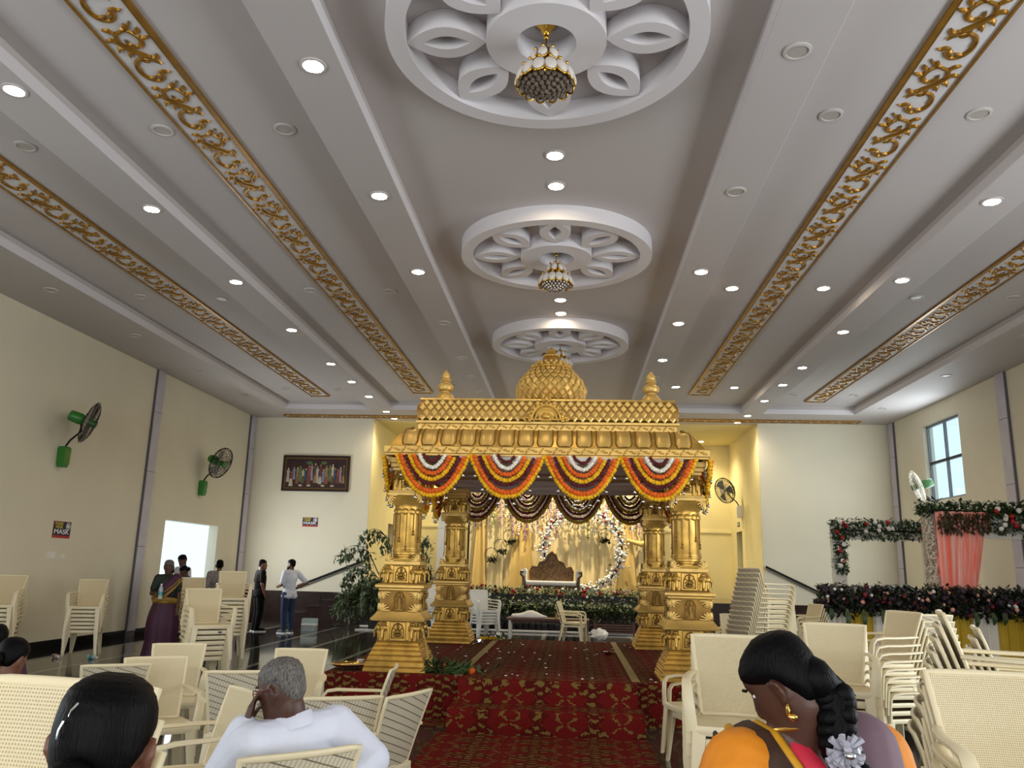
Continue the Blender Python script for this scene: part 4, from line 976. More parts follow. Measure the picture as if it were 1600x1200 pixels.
# right-hand stacks
RC = 'cream chair stacks on the right'
stack(1.22, 7.7, -0.93, -0.35, 2, 'the pair facing the carpet by the front right pillar', RC, shift=0.05)
stack_back(0.98, 5.28, -0.12, -0.99, 7, 'the stack behind the orange sari', RC, logo=(6,))
stack_back(2.11, 6.94, -0.30, -0.95, 7, 'the stack just right of the braided woman', RC, logo=(6,))
stack_back(2.58, 12.3, 0.86, 0.5, 14, 'the tallest stack, behind the braided woman', RC)
stack(2.62, 13.7, -0.2, -0.98, 3, 'the small stack by the front right pillar', RC)
stack_back(4.56, 16.0, -0.95, -0.3, 5, 'the stack below the right handrail', RC)
stack_back(3.11, 8.12, -0.95, -0.32, 8, 'the stack left of the tall right-hand one', RC)
stack_back(3.85, 9.3, -0.15, 0.98, 7, 'the stack seen from behind under the purple hedge', RC)
stack_back(2.0, 4.7, 0.93, -0.36, 10, 'the tall raked stack at the right', RC)
stack_back(2.7, 5.85, 0.93, -0.36, 8, 'the stack behind the tall raked right-hand one', RC)
stack_back(1.69, 3.62, -0.1, -0.99, 7, 'the stack at the right edge nearest the camera', RC)
# chairs by the stage
SC_ = 'chairs by the stage front'
stack(-2.0, 19.3, 0.55, -0.83, 5, 'the white stack beside the rear left pillar', SC_, 'white')
stack(-3.25, 20.1, 0.75, -0.66, 6, 'the white stack between the two left pillars', SC_, 'white')
stack(0.05, 19.15, 0.98, -0.2, 2, 'the pair beside the low wooden table', SC_)
chair(3.1, 24.7, ZST, 0.3, -0.95, 'white plastic armchair standing on the stage right of the pavilion', SC_, 'white')
chair(3.9, 26.2, ZST, -0.3, -0.95, 'white plastic armchair farther back on the right of the stage', SC_, 'white')
# ------------------------------------------------------------------ greenery helpers
def leaves(b, pts, L, rnd, droop=0.0, wf=0.45):
    for p in pts:
        a = rnd.uniform(0, 2*PI); e = rnd.uniform(-0.9, 0.9)-droop; l = L*rnd.uniform(0.7, 1.25)
        d = Vector((math.cos(a)*math.cos(e), math.sin(a)*math.cos(e), math.sin(e))); s_ = d.cross(Vector((0, 0, 1)))
        s_ = s_.normalized() if s_.length > 1e-3 else Vector((1, 0, 0)); n = s_.cross(d)
        p = Vector(p); m = p+d*l*0.5
        b.add([p, m+s_*l*wf*0.5-n*l*0.08, p+d*l, m-s_*l*wf*0.5-n*l*0.08], [(0, 1, 2), (0, 2, 3)])
def blooms(b, pts, r, rnd, m=0):
    b.m = m
    for p in pts: flower_ball(b, p, r*rnd.uniform(0.75, 1.2), rnd)
def in_box(rnd, n, x0, x1, y0, y1, z0, z1): return [(rnd.uniform(x0, x1), rnd.uniform(y0, y1), rnd.uniform(z0, z1)) for _ in range(n)]
def pleats(x0, x1, z0, z1, amp, k, nx=160, nz=6, fan=None, ph=0.0):
    # hanging pleated cloth in local x-z, two-sided thickness from a back sheet
    b = MB()
    def f(u, v, o=0.0):
        if fan: c0, c1, f0, f1 = fan; xa = x0+(x1-x0)*u; xb = f0+(f1-f0)*u; x = xa*v+xb*(1-v)
        else: x = x0+(x1-x0)*u
        q = u*(x1-x0)*k
        return (x, amp*math.sin(q+ph)+0.35*amp*math.sin(2.3*q+1.0)+0.25*amp*math.sin(0.37*q)+o, z0+(z1-z0)*v)
    b.grid(lambda u, v: f(u, v), nx, nz); b.grid(lambda u, v: f(1-u, v, 0.01), nx, nz); return b

# ------------------------------------------------------------------ wall fans
def wall_fan(lab, base, side, col, face, grp, tilt=0.25, boxm=None, gm='fan_wire'):
    # base: bracket position on the wall, side: +1 wall at -x, -1 wall at +x ; face: yaw of the blade axis
    t = thing('wall_fan', lab, 'fan', base, 0, grp); s_ = side
    b = MB(); b.sq([(0.055, 0.075, -0.20), (0.075, 0.085, -0.12), (0.08, 0.09, 0.14), (0.06, 0.08, 0.18)], s_*0.08, 0); b.build('bracket_box', boxm or col, t, 20)
    hub = Vector((s_*0.50, -0.05, 0.64)); ax = Vector(face).normalized()
    b = MB(); b.tube([(s_*0.08, 0, 0.17), (s_*0.16, 0, 0.30), (s_*0.36, -0.02, 0.47), hub-ax*0.12+Vector((0, 0, -0.10)), hub-ax*0.14], 0.018, 8); b.build('arm', 'fan_wire', t)
    rot = ax.to_track_quat('Z', 'Y').to_matrix().to_4x4(); Mh = Matrix.Translation(hub) @ rot @ Matrix.Scale(1.2, 4)
    def part(name, mb, m, par=t, sm=40): o = mb.build(name, m, par, sm); return o
    b = MB(); o = b.lathe([(0.0, -0.30), (0.07, -0.29), (0.085, -0.26), (0.09, -0.12), (0.08, -0.09), (0.04, -0.06), (0, -0.06)], 16); b.xf(o, Mh); part('motor', b, col)
    b = MB()
    for r_, z in ((0.335, 0.0), (0.33, 0.03), (0.24, 0.085), (0.24, -0.05), (0.13, 0.105), (0.07, 0.11), (0.13, -0.07), (0.30, 0.055), (0.30, -0.02), (0.18, 0.1)):
        o = b.tube([(r_*math.cos(q), r_*math.sin(q), z) for q in [2*PI*i/36 for i in range(36)]], 0.0085 if r_ > 0.32 else 0.0038, 5, closed=True); b.xf(o, Mh)
    for i in range(28):
        a = 2*PI*i/28; c, d = math.cos(a), math.sin(a)
        for pr in ([(0.06, 0.11), (0.18, 0.1), (0.28, 0.065), (0.332, 0.02)], [(0.06, -0.07), (0.2, -0.06), (0.29, -0.03), (0.334, 0.01)]):
            o = b.tube([(r_*c, r_*d, z) for r_, z in pr], 0.0028, 4); b.xf(o, Mh)
    part('guard', b, gm)
    for k in range(3):
        b = MB(); a0 = k*2*PI/3
        o = b.grid(lambda u, v: ((0.05+0.23*u)*math.cos(a0+(v-0.5)*(0.8+0.25*u)), (0.05+0.23*u)*math.sin(a0+(v-0.5)*(0.8+0.25*u)), 0.015+0.05*(v-0.5)), 6, 5); b.xf(o, Mh); part('blade', b, 'fan_blade', t, 179)
    b = MB(); o = b.lathe([(0.0, 0.13), (0.05, 0.125), (0.065, 0.11), (0.05, 0.0), (0, 0)], 14); b.xf(o, Mh); part('hub_cap', b, col)
FG = 'oscillating wall fans of the hall'
wall_fan('green wall fan on the left wall nearest the camera', (XL, 14.36, 3.45), 1, 'fan_green', (0.85, 0.55, -0.32), FG)
wall_fan('green wall fan farther along the left wall, above the bright opening', (XL, 20.22, 3.45), 1, 'fan_green', (0.75, -0.15, -0.3), FG, boxm='fan_green')
wall_fan('green backed wall fan before the upper right window', (XR, 20.6, 3.2), -1, 'fan_green_dark', (-0.9, 0.25, -0.3), FG, gm='fan_white')
wall_fan('pale wall fan inside the stage recess on the right', (AXR, 26.0, 3.55), -1, 'fan_white', (-0.75, -0.5, -0.3), FG)

# ------------------------------------------------------------------ framed picture, posters, switch plates
pc = thing('framed_picture', 'large dark framed painting of a gathered court on the left back wall', 'picture', (-7.475, YB-0.001, 3.69))
b = MB()
for x0, x1, z0, z1 in ((-1.0, 1.0, 0, 0.07), (-1.0, 1.0, 0.98, 1.05), (-1.0, -0.93, 0.07, 0.98), (0.93, 1.0, 0.07, 0.98)): b.box(x0, x1, -0.06, 0, z0, z1)
b.build('frame', 'frame_wood', pc, 0)
b = MB()
for x0, x1, z0, z1 in ((-0.93, 0.93, 0.07, 0.10), (-0.93, 0.93, 0.95, 0.98), (-0.93, -0.90, 0.10, 0.95), (0.90, 0.93, 0.10, 0.95)): b.box(x0, x1, -0.045, 0, z0, z1)
b.build('gilt_slip', 'frame_gilt', pc, 0)
b = MB(); b.box(-0.9, 0.9, -0.02, 0, 0.1, 0.95); b.build('canvas', 'painting_ground', pc, 0)
PM = []
for i, h in enumerate(('#A79B94', '#6B3026', '#6E7896', '#93733F', '#4C663C', '#B3A78C', '#2C3E58', '#84432B', '#8F7F90', '#544729')): PM.append(mat('painted_%d' % i, h, 0.5))
rnd = random.Random(3); fg = MB(); nfig = 20
for i in range(nfig):
    x = -0.83+1.66*i/(nfig-1)+rnd.uniform(-0.015, 0.015); h = rnd.uniform(0.34, 0.5) if abs(x) > 0.15 else 0.52; z0 = 0.22+rnd.uniform(0, 0.12); w = rnd.uniform(0.04, 0.062)
    fg.m = i % 10; fg.prism([(x-w, z0), (x+w, z0), (x+w*0.6, z0+h*0.55), (x+w*0.95, z0+h*0.78), (x, z0+h*0.84), (x-w*0.95, z0+h*0.78), (x-w*0.6, z0+h*0.55)], -0.024, -0.02)
    fg.m = 3 if i % 3 else 5; fg.ball((x, -0.021, z0+h*0.9), (0.024, 0.004, 0.032), 8, 5)
    if i % 2: fg.m = (i+4) % 10; fg.prism([(x-w*1.1, z0-0.08), (x+w*1.1, z0-0.08), (x+w*0.5, z0+0.14), (x-w*0.5, z0+0.14)], -0.026, -0.021)
for x in (-0.45, -0.2, 0.22, 0.5): fg.m = 5; fg.ball((x, -0.022, 0.17), (0.06, 0.004, 0.03), 8, 5)
fg.m = 4
for x in (-0.22, 0.22): fg.ball((x, -0.021, 0.84), (0.09, 0.004, 0.05), 8, 5)
tag(fg.build('painted_crowd', PM, pc, 0), kind='stuff')
def text(s_, size, m, parent, loc, rot, xs=1.0):
    cu = bpy.data.curves.new('lettering', 'FONT'); cu.body = s_; cu.size = size; cu.align_x = 'LEFT'; cu.extrude = 0.0008; cu.offset = 0.0022*size/0.12
    cu.materials.append(M_(m)); tmp = bpy.data.objects.new('lettering', cu); me = bpy.data.meshes.new_from_object(tmp); bpy.data.objects.remove(tmp); o = bpy.data.objects.new('lettering', me); COL.objects.link(o); o.parent = parent; o.location = loc; o.rotation_euler = rot; o.scale = (xs, 1, 1); return o
def mask_poster(lab, loc, rz, w, h):
    t = thing('notice_poster', lab, 'poster', loc, rz, 'please wear mask notices')
    b = MB(); b.box(-w/2-0.008, w/2+0.008, -0.004, 0, -0.008, h+0.008); b.build('sheet', 'poster_red', t, 0)
    b = MB(); b.box(-w/2, w/2, -0.006, 0, h*0.14, h); b.build('dark_field', 'poster_navy', t, 0)
    r_ = (PI/2, 0, 0); k = h/0.28
    text('PLEASE', 0.072*k, 'print_yellow', t, (-w*0.44, -0.008, h*0.80), r_, w/0.5*1.05/k); text('WEAR', 0.072*k, 'print_yellow', t, (-w*0.40, -0.008, h*0.58), r_, w/0.5*1.05/k)
    text('MASK', 0.115*k, 'print_white', t, (-w*0.46, -0.008, h*0.24), r_, w/0.5*1.5/k)
    b = MB(); o = b.tube([(0.055*math.cos(q), 0, 0.06*math.sin(q)) for q in [2*PI*i/16 for i in range(16)]], 0.007, 5, closed=True); b.ball((0, 0, 0), (0.028, 0.003, 0.036), 8, 5); b.tube([(-0.03, -0.002, -0.012), (0.03, -0.002, -0.012)], 0.008, 5); b.build('face_mark', 'print_white', t, 40, (w*0.34, -0.007, h*0.74))
mask_poster('please wear mask notice on the left wall below the nearest fan', (XL+0.001, 14.75, 1.98), PI/2, 0.52, 0.29)
mask_poster('please wear mask notice on the back wall under the framed picture', (-7.54, YB-0.001, 2.68), 0, 0.44, 0.25)
for lab, y, w in (('larger cream switch plate on the left wall under the notice', 14.55, 0.24), ('small cream switch plate beside the larger one on the left wall', 14.92, 0.13)):
    t = thing('switch_plate', lab, 'switch', (XL, y, 1.6), PI/2)
    b = MB(); b.box(-w/2, w/2, -0.012, 0, -0.01, 0.13 if w > 0.2 else 0.08); b.build('plate', 'plastic_plate', t, 0)
    for k in range(3 if w > 0.2 else 1):
        for z in ((0.015, 0.07) if w > 0.2 else (0.015,)): b = MB(); x = -w*0.36+k*w*0.27; b.box(x, x+w*0.2, -0.02, -0.012, z, z+0.04); b.build('rocker', 'paper_white', t, 0)
sg = thing('door_sign', 'tiny grey sign above the dark stage doorway on the right', 'sign', (AXR-0.001, 26.55, 3.12), -PI/2)
b = MB(); b.box(-0.16, 0.16, -0.01, 0, 0, 0.13); b.build('plate', 'shoe_grey', sg, 0)
b = MB(); b.box(-0.12, 0.12, -0.012, -0.009, 0.05, 0.08); b.build('lettering_bar', 'paper_white', sg, 0)

# ------------------------------------------------------------------ stage backdrop
bd = thing('backdrop_curtain', 'cream pleated wedding backdrop curtain across the stage', 'curtain', (0, 26.45, 0))
pleats(-3.25, 2.3, ZST, 4.3, 0.05, 17, 260).build('cloth', 'curtain_cream', bd, 179)
for x, w, s_ in ((-1.55, 0.5, 1), (1.75, 0.35, -1), (-2.9, 0.25, 1)):
    p = pleats(x-w*0.25, x+w*0.25, ZST, 3.6, 0.035, 40, 60, fan=(0, 0, x-w, x+w)); ob = p.build('gathered_panel', 'curtain_gold', bd, 179, (0, -0.12, 0))
b = MB(); b.tube([(1.75, -0.2, 2.6), (2.2, -0.22, 2.48), (2.6, -0.22, 2.62), (2.9, -0.2, 2.95)], [0.05, 0.09, 0.08, 0.05], 10); b.build('tied_drape', 'curtain_gold', bd)
b = MB(); b.box(-3.3, 2.35, -0.05, 0.02, 4.25, 4.33); b.build('top_bar', 'black_metal', bd, 0)
for x in (-3.28, 2.33): b = MB(); b.box(x-0.03, x+0.03, -0.03, 0.03, ZST, 4.3); b.build('post', 'black_metal', bd, 0)
rnd = random.Random(11)
WCOL = ['rose_white', 'lilac_bloom', 'rose_white', 'drape_white', 'lilac_bloom', 'leaf_pale']
for i in range(27):
    x = -3.05+i*0.2; L = rnd.uniform(0.95, 1.75); m = WCOL[rnd.randrange(6)]; b = MB()
    b.tube([(0, 0, 0), (rnd.uniform(-0.03, 0.03), 0, -L)], 0.006, 4)
    for k in range(int(L*56)): z = -L*rnd.random(); w = 0.12*(1+z/L*0.75); flower_ball(b, (rnd.gauss(0, w*0.6), rnd.gauss(0, 0.03), z), 0.02, rnd)
    o = b.build('hanging_blossom', m, None, 60, (x, 26.22, 4.22))
    o['kind'] = 'thing'; tag(o, '%s blossom string hanging from the backdrop top, %s from the left' % ({'rose_white': 'white', 'lilac_bloom': 'lilac', 'drape_white': 'ivory', 'leaf_pale': 'pale green'}[m], ORD[i]), 'flower string', 'blossom strings on the backdrop')
# floral ring
rg = thing('floral_ring', 'large white flower ring standing behind the carved settee', 'flower ring', (0.37, 26.0, 2.28))
b = MB(); b.tube([(1.22*math.cos(q), 0, 1.22*math.sin(q)) for q in [2*PI*i/60 for i in range(60)]], 0.035, 8, closed=True); b.build('hoop', 'black_metal', rg)
b = MB(); rnd = random.Random(5); c_ = []
for i in range(1500):
    q = rnd.uniform(0, 2*PI); r_ = 1.2+rnd.gauss(0, 0.085); c_.append((r_*math.cos(q), rnd.gauss(-0.03, 0.05), r_*math.sin(q)))
leaves(b, c_[:700], 0.10, rnd); ob = b.build('leaves', 'leaf_dark', rg, 0); ob['kind'] = 'stuff'
b = MB(); blooms(b, c_[700:], 0.036, rnd, 0); blooms(b, [(p[0], p[1]-0.05, p[2]) for p in c_[::60]], 0.04, rnd, 1); ob = b.build('flowers', ['rose_white', 'rose_red'], rg, 60); ob['kind'] = 'stuff'
for sx_ in (-0.3, 0.3): b = MB(); b.tube([(sx_, 0, -1.2), (sx_*1.6, 0.25, -1.42)], 0.02, 6); b.build('foot', 'black_metal', rg)
rnd = random.Random(6)
for lab, x, z in (('lowest black wire hoop with leaves on the left of the backdrop', -2.51, 2.07), ('middle black wire hoop with leaves on the backdrop', -2.23, 2.34), ('highest black wire hoop with leaves left of the flower ring', -1.95, 2.64), ('black wire hoop with dark flowers inside the flower ring', 1.08, 2.75)):
    t = thing('wire_hoop', lab, 'hoop', (x, 26.28, z), 0, 'wire hoops on the backdrop')
    b = MB(); b.tube([(0.2*math.cos(q), 0, 0.2*math.sin(q)) for q in [2*PI*i/30 for i in range(30)]], 0.011, 6, closed=True); b.build('ring', 'black_metal', t)
    b = MB(); b.tube([(0, 0, 0.2), (0, 0, 1.0 if x < 0 else 0.8)], 0.004, 4); b.build('cord', 'black_metal', t)
    b = MB(); q0 = -1.3 if x < 0 else -1.7; leaves(b, [(0.2*math.cos(q0+rnd.gauss(0, 0.4)), rnd.gauss(0, 0.02), 0.2*math.sin(q0+rnd.gauss(0, 0.4))) for _ in range(70)], 0.13, rnd); b.build('leaves', 'leaf_dark', t, 0)

# carved settee
so = thing('carved_settee', 'white upholstered wedding settee with carved dark gilt back on the stage', 'settee', (-0.56, 24.55, ZST))
b = MB(); b.box(-0.72, 0.72, -0.30, 0.30, 0.33, 0.42); b.tube([(-0.72, -0.31, 0.40), (0, -0.34, 0.40), (0.72, -0.31, 0.40)], 0.05, 8, r2=0.06); b.build('seat_cushion', 'upholstery', so, 50)
b = MB(); b.box(-0.74, 0.74, -0.33, 0.30, 0.24, 0.33); n = 14
for i in range(n): x = -0.7+1.4*i/(n-1); b.ball((x, -0.34, 0.27+0.01*math.sin(i*2)), (0.06, 0.02, 0.045), 8, 5)
b.build('seat_rail', 'carved_wood', so, 50)
out = [(-0.62, 0.42), (-0.64, 0.72), (-0.58, 0.86), (-0.42, 0.84), (-0.36, 0.98), (-0.2, 1.02), (-0.12, 1.20), (0, 1.30), (0.12, 1.20), (0.2, 1.02), (0.36, 0.98), (0.42, 0.84), (0.58, 0.86), (0.64, 0.72), (0.62, 0.42)]
b = MB(); b.prism(out, 0.26, 0.33)
rnd = random.Random(8)
for i in range(46):
    x = rnd.uniform(-0.55, 0.55); z = rnd.uniform(0.50, 0.80+0.4*max(0, 1-abs(x)/0.35)); b.tube([(x+0.05*math.cos(q)*(1-q/9), 0.25, z+0.05*math.sin(q)*(1-q/9)) for q in [i2*0.7 for i2 in range(10)]], 0.012, 5)
b.tube([(x, 0.25, z) for x, z in out], 0.03, 7); b.build('carved_back', 'carved_wood', so, 50)
for s_ in (-1, 1):
    b = MB(); b.box(s_*0.78-0.06, s_*0.78+0.06, -0.28, 0.28, 0.30, 0.66); b.tube([(s_*0.80, -0.29, 0.70), (s_*0.80, 0.28, 0.70)], 0.09, 14); b.build('arm_cushion', 'upholstery', so, 50)
    b = MB(); b.tube([(s_*0.80, -0.31, 0.70), (s_*0.88, -0.32, 0.72), (s_*0.88, -0.32, 0.62), (s_*0.80, -0.32, 0.55), (s_*0.79, -0.32, 0.35), (s_*0.82, -0.32, 0.2)], [0.045, 0.035, 0.03, 0.04, 0.05, 0.05], 8); b.build('arm_scroll', 'carved_wood', so)
    for y in (-0.28, 0.27): b = MB(); b.tube([(s_*0.74, y, 0.28), (s_*0.80, y*1.05, 0.14), (s_*0.74, y*1.05, 0.03), (s_*0.77, y*1.1, 0.0)], [0.05, 0.04, 0.028, 0.035], 8); b.build('leg', 'carved_wood', so)

# flower bed along the stage front
hb = thing('flower_hedge', 'low green hedge with red, pink and white flowers along the stage front', 'flower hedge', (0, YB-0.05, ZST))
rnd = random.Random(21)
b = MB(); b.box(-2.95, 3.5, -0.16, 0.14, 0.001, 0.09); b.build('trough', 'pot', hb, 0)
b = MB(); leaves(b, in_box(rnd, 3600, -3.0, 3.55, -0.22, 0.18, -0.12, 0.26), 0.13, rnd); ob = b.build('foliage', 'leaf', hb, 0); ob['kind'] = 'stuff'
b = MB(); blooms(b, in_box(rnd, 34, -3.0, 3.5, -0.26, -0.1, 0.08, 0.32), 0.045, rnd, 0); blooms(b, in_box(rnd, 14, -3.0, 3.5, -0.26, -0.1, 0.05, 0.3), 0.04, rnd, 1); blooms(b, in_box(rnd, 10, -3.0, 3.5, -0.26, -0.1, 0.1, 0.33), 0.04, rnd, 2); ob = b.build('blossoms', ['rose_red', 'rose_white', 'rose_pink'], hb, 60); ob['kind'] = 'stuff'
rnd = random.Random(22); POSN = ['leftmost']+[o_+' from the left' for o_ in ORD[1:13]]+['rightmost']
b = MB(); b.lathe([(0.07, 0), (0.10, 0.2), (0.11, 0.205), (0.105, 0.23), (0.09, 0.22)], 12); POTM = b.mesh('pot', 'pot', 40)
for i in range(14):
    x = -2.55+i*0.34; t = thing('potted_plant', 'flowering shrub in black pot before the stage, %s of the row' % POSN[i], 'potted plant', (x, 22.62, 0), 0, 'pots in a row before the stage')
    inst('pot', POTM, t); b = MB()
    for k in range(3): a = rnd.uniform(0, 6); b.tube([(0, 0, 0.2), (0.06*math.cos(a), 0.05*math.sin(a), 0.42), (0.12*math.cos(a+1), 0.08*math.sin(a+1), 0.68)], [0.012, 0.009, 0.005], 5)
    b.build('stem', 'branch', t); b = MB()
    leaves(b, [(rnd.gauss(0, 0.15), rnd.gauss(0, 0.09), 0.6+rnd.gauss(0, 0.12)) for _ in range(150)], 0.14, rnd, 0.2); b.build('foliage', ['leaf', 'leaf_dark'][i % 2], t, 0)
    b = MB(); leaves(b, [(rnd.gauss(0, 0.15), -0.06+rnd.gauss(0, 0.07), 0.64+rnd.gauss(0, 0.1)) for _ in range(34)], 0.12, rnd, 0.0, 0.35); b.build('pale_blossom', 'leaf_pale', t, 0)
b = MB(); b.tube([(-5.6, 22.25, 0.035), (2.9, 22.35, 0.035)], 0.032, 8); tag(b.build('floor_pipe', 'paper_white'), 'white pipe lying on the floor before the row of pots', 'pipe')
t = thing('wooden_grate', 'dark slatted wooden grate leaning by the pots near the rear right pillar', 'grate', (1.15, 22.1, 0))
for k in range(4): b = MB(); b.box(-0.55, 0.55, -0.02+0.03*k, 0.0+0.03*k, 0.06+0.06*k, 0.10+0.06*k); b.build('slat', 'wood_brown', t, 0)
for x in (-0.5, 0.5): b = MB(); b.hexa([(x-0.02, -0.03, 0), (x+0.02, -0.03, 0), (x+0.02, 0.0, 0), (x-0.02, 0.0, 0), (x-0.02, 0.09, 0.34), (x+0.02, 0.09, 0.34), (x+0.02, 0.12, 0.34), (x-0.02, 0.12, 0.34)]); b.build('batten', 'wood_brown', t, 0)

# low table with a bundle of white cloth
tb = thing('low_table', 'low dark wooden table behind the platform with a white cloth bundle on it', 'table', (-0.5, 19.85, 0))
b = MB(); b.box(-0.95, 0.95, -0.3, 0.3, 0.47, 0.52); b.build('table_top', 'wood_brown', tb, 0)
for x in (-0.9, 0.9):
    for y in (-0.25, 0.25): b = MB(); b.tube([(x, y, 0), (x, y, 0.47)], 0.03, 8); b.build('leg', 'chair_white' if x < 0 else 'wood_brown', tb)
b = MB(); b.box(-0.88, 0.88, -0.02, 0.02, 0.40, 0.46); b.build('stretcher', 'wood_brown', tb, 0)
rnd = random.Random(4); b = MB(); o = b.ball((0, 0, 0), (0.42, 0.2, 0.11), 22, 12)
for i in range(o, len(b.v)): x, y, z = b.v[i]; k = 1+0.16*math.sin(9*x+3*y)*math.cos(7*y-5*x)+0.05*math.sin(31*x); b.v[i] = (x*k, y*k, max(-0.02, z*(1+0.3*math.sin(11*x+1))))
tag(b.build('cloth_bundle', 'cloth_white', None, 179, (-0.98, 19.85, 0.545)), 'crumpled white cloth bundle lying on the low wooden table', 'cloth')
b = MB(); b.lathe([(0.03, 0), (0.035, 0.02), (0.02, 0.08), (0.015, 0.12), (0.02, 0.13)], 10); tag(b.build('small_bottle', 'rope', None, 40, (-0.32, 19.8, 0.521)), 'small yellow bottle on the low wooden table', 'bottle')

# ------------------------------------------------------------------ potted tree at the left stage stairs
tr = thing('potted_tree', 'tall drooping dark green tree in a black pot left of the pavilion', 'potted tree', (-5.05, 21.6, 0))
b = MB(); b.lathe([(0.15, 0), (0.2, 0.34), (0.22, 0.35), (0.21, 0.4), (0.18, 0.38)], 16); b.build('pot', 'pot', tr)
rnd = random.Random(31); bw = MB(); lf = MB(); tip = []
def limb(p, d, L, r_, n=9, sag=0.0):
    pts = [Vector(p)]; d = Vector(d).normalized()
    for i in range(n): d = (d+Vector((rnd.gauss(0, 0.06), rnd.gauss(0, 0.06), -sag*(i/n)))).normalized(); pts.append(pts[-1]+d*L/n)
    bw.tube(pts, [r_*(1-0.75*i/n) for i in range(n+1)], 5); return pts
trunk = limb((0, 0, 0.3), (0.05, 0, 1), 1.1, 0.04); trunk2 = limb((0.05, 0, 0.3), (0.25, 0, 1), 1.35, 0.03)
specs = [(trunk[-1], (0.55, 0.05, 0.9), 1.5, 0.35), (trunk[-1], (-0.5, -0.1, 1.0), 1.5, 0.62), (trunk[-2], (-0.75, 0.1, 0.75), 1.25, 0.55), (trunk[6], (-0.9, 0.2, 0.5), 1.2, 0.6), (trunk[5], (-1, -0.3, 0.55), 1.35, 0.62), (trunk2[-1], (-0.35, 0, 1.0), 1.6, 0.62), (trunk2[-1], (0.5, 0, 1.0), 1.4, 0.55), (trunk2[5], (0.6, 0.2, 0.5), 0.8, 0.6), (trunk2[4], (-0.3, -0.6, 0.6), 0.9, 0.6), (trunk[4], (-0.7, 0.5, 0.4), 1.0, 0.6), (trunk[7], (0.1, -0.7, 0.7), 0.9, 0.65)]
for p, d, L, sg_ in specs:
    ps = limb(p, d, L, 0.016, 10, sg_)
    for q in ps[4:]:
        for k in range(20): lf_p = q+Vector((rnd.gauss(0, 0.09), rnd.gauss(0, 0.09), -abs(rnd.gauss(0, 0.15)))); tip.append(lf_p)
for k in range(700): a = rnd.uniform(0, 2*PI); r_ = 0.5*math.sqrt(rnd.random()); z = rnd.uniform(0.45, 1.35); tip.append(Vector((r_*math.cos(a)*(1.15-0.25*z)-0.08, r_*math.sin(a), z)))
b = MB(); leaves(b, tip, 0.17, rnd, 0.75, 0.5)
bw.build('branches', 'branch', tr); ob = b.build('foliage', 'leaf_grey', tr, 0); ob['kind'] = 'stuff'
b = MB(); b.lathe([(0.32, 0.0), (0.34, 0.02), (0.28, 0.025), (0, 0.02)], 20); b2 = b.build('floor_dish', 'paper_white', None, 40, (-5.0, 21.35, 0.0)); b2.scale = (1.5, 0.6, 1.2); tag(b2, 'white dish lying on the floor at the foot of the potted tree', 'dish')

# white upright panel, thin poles and shrub on the stage left, dark bench on the right
pn = thing('white_panel', 'tall white upright panel on the stage beside the rear left pillar', 'panel', (-3.75, 24.6, ZST))
for z0, z1 in ((0, 0.95), (0.96, 1.9), (1.91, 2.4)): b = MB(); b.box(-0.24, 0.24, -0.04, 0.04, z0, z1); b.build('board', 'white_paint', pn, 0)
for i, (x, h) in enumerate(((-4.75, 1.7), (-4.5, 2.1), (-4.28, 1.65))):
    b = MB(); b.lathe([(0.1, 0), (0.09, 0.02), (0.02, 0.03)], 10); b.tube([(0, 0, 0.02), (0.02, 0, h)], 0.016, 6); b.ball((0.02, 0, h), 0.03, 6, 5)
    tag(b.build('thin_stand', 'steel', None, 40, (x, 24.4, ZST)), 'thin grey metal pole standing on the stage left, %s' % ('left of three', 'tallest of three', 'right of three')[i], 'pole', 'thin poles on the stage')
t = thing('potted_plant', 'small grassy potted shrub on the stage edge left of the rear left pillar', 'potted plant', (-4.2, 24.0, ZST))
inst('pot', POTM, t); b = MB(); leaves(b, [(rnd.gauss(0, 0.14), rnd.gauss(0, 0.12), 0.3+abs(rnd.gauss(0, 0.16))) for _ in range(260)], 0.2, rnd, -0.5, 0.2); b.build('foliage', 'leaf_dark', t, 0)
t = thing('black_bench', 'low black railing bench on the stage at the right of the pavilion', 'bench', (3.35, 25.4, ZST))
for z in (0.18, 0.42): b = MB(); b.box(-0.45, 0.45, -0.02, 0.02, z, z+0.05); b.build('rail', 'black_metal', t, 0)
for k in range(9): x = -0.42+0.105*k; b = MB(); b.box(x-0.012, x+0.012, -0.012, 0.012, 0.0 if k in (0, 8) else 0.2, 0.45); b.build('spindle', 'black_metal', t, 0)
b = MB(); b.box(-0.45, 0.45, -0.35, -0.02, 0.18, 0.22); b.build('seat', 'black_metal', t, 0)
for x in (-0.43, 0.43): b = MB(); b.box(x-0.02, x+0.02, -0.34, -0.30, 0, 0.18); b.build('leg', 'black_metal', t, 0)

# ------------------------------------------------------------------ decorated stall on the right
rnd = random.Random(41)
def beam_greens(lab_name, x0, x1, y, z0, z1, n, roses, par, long=0.12):
    b = MB(); leaves(b, in_box(rnd, n, x0, x1, y-0.14, y+0.05, z0, z1), long, rnd, 0.3); ob = b.build('foliage', 'leaf', par, 0); ob['kind'] = 'stuff'
    for k in range(roses):
        m = MB(); flower_ball(m, (0, 0, 0), 0.05, rnd); m.build('rose', ('rose_white', 'rose_red')[k % 2], par, 60, (rnd.uniform(x0+0.05, x1-0.05), y-0.16, rnd.uniform(z0+0.06, z1-0.05)))
s1 = thing('flower_arch', 'white framed flower arch with red and white roses before the right back wall', 'arch', (0, 19.5, 0))
b = MB(); b.box(5.97, 6.27, -0.06, 0.06, 0, 2.78); b.build('post', 'white_paint', s1, 0)
b = MB(); b.box(8.0, 8.2, -0.06, 0.06, 0, 2.78); b.build('post', 'white_paint', s1, 0)
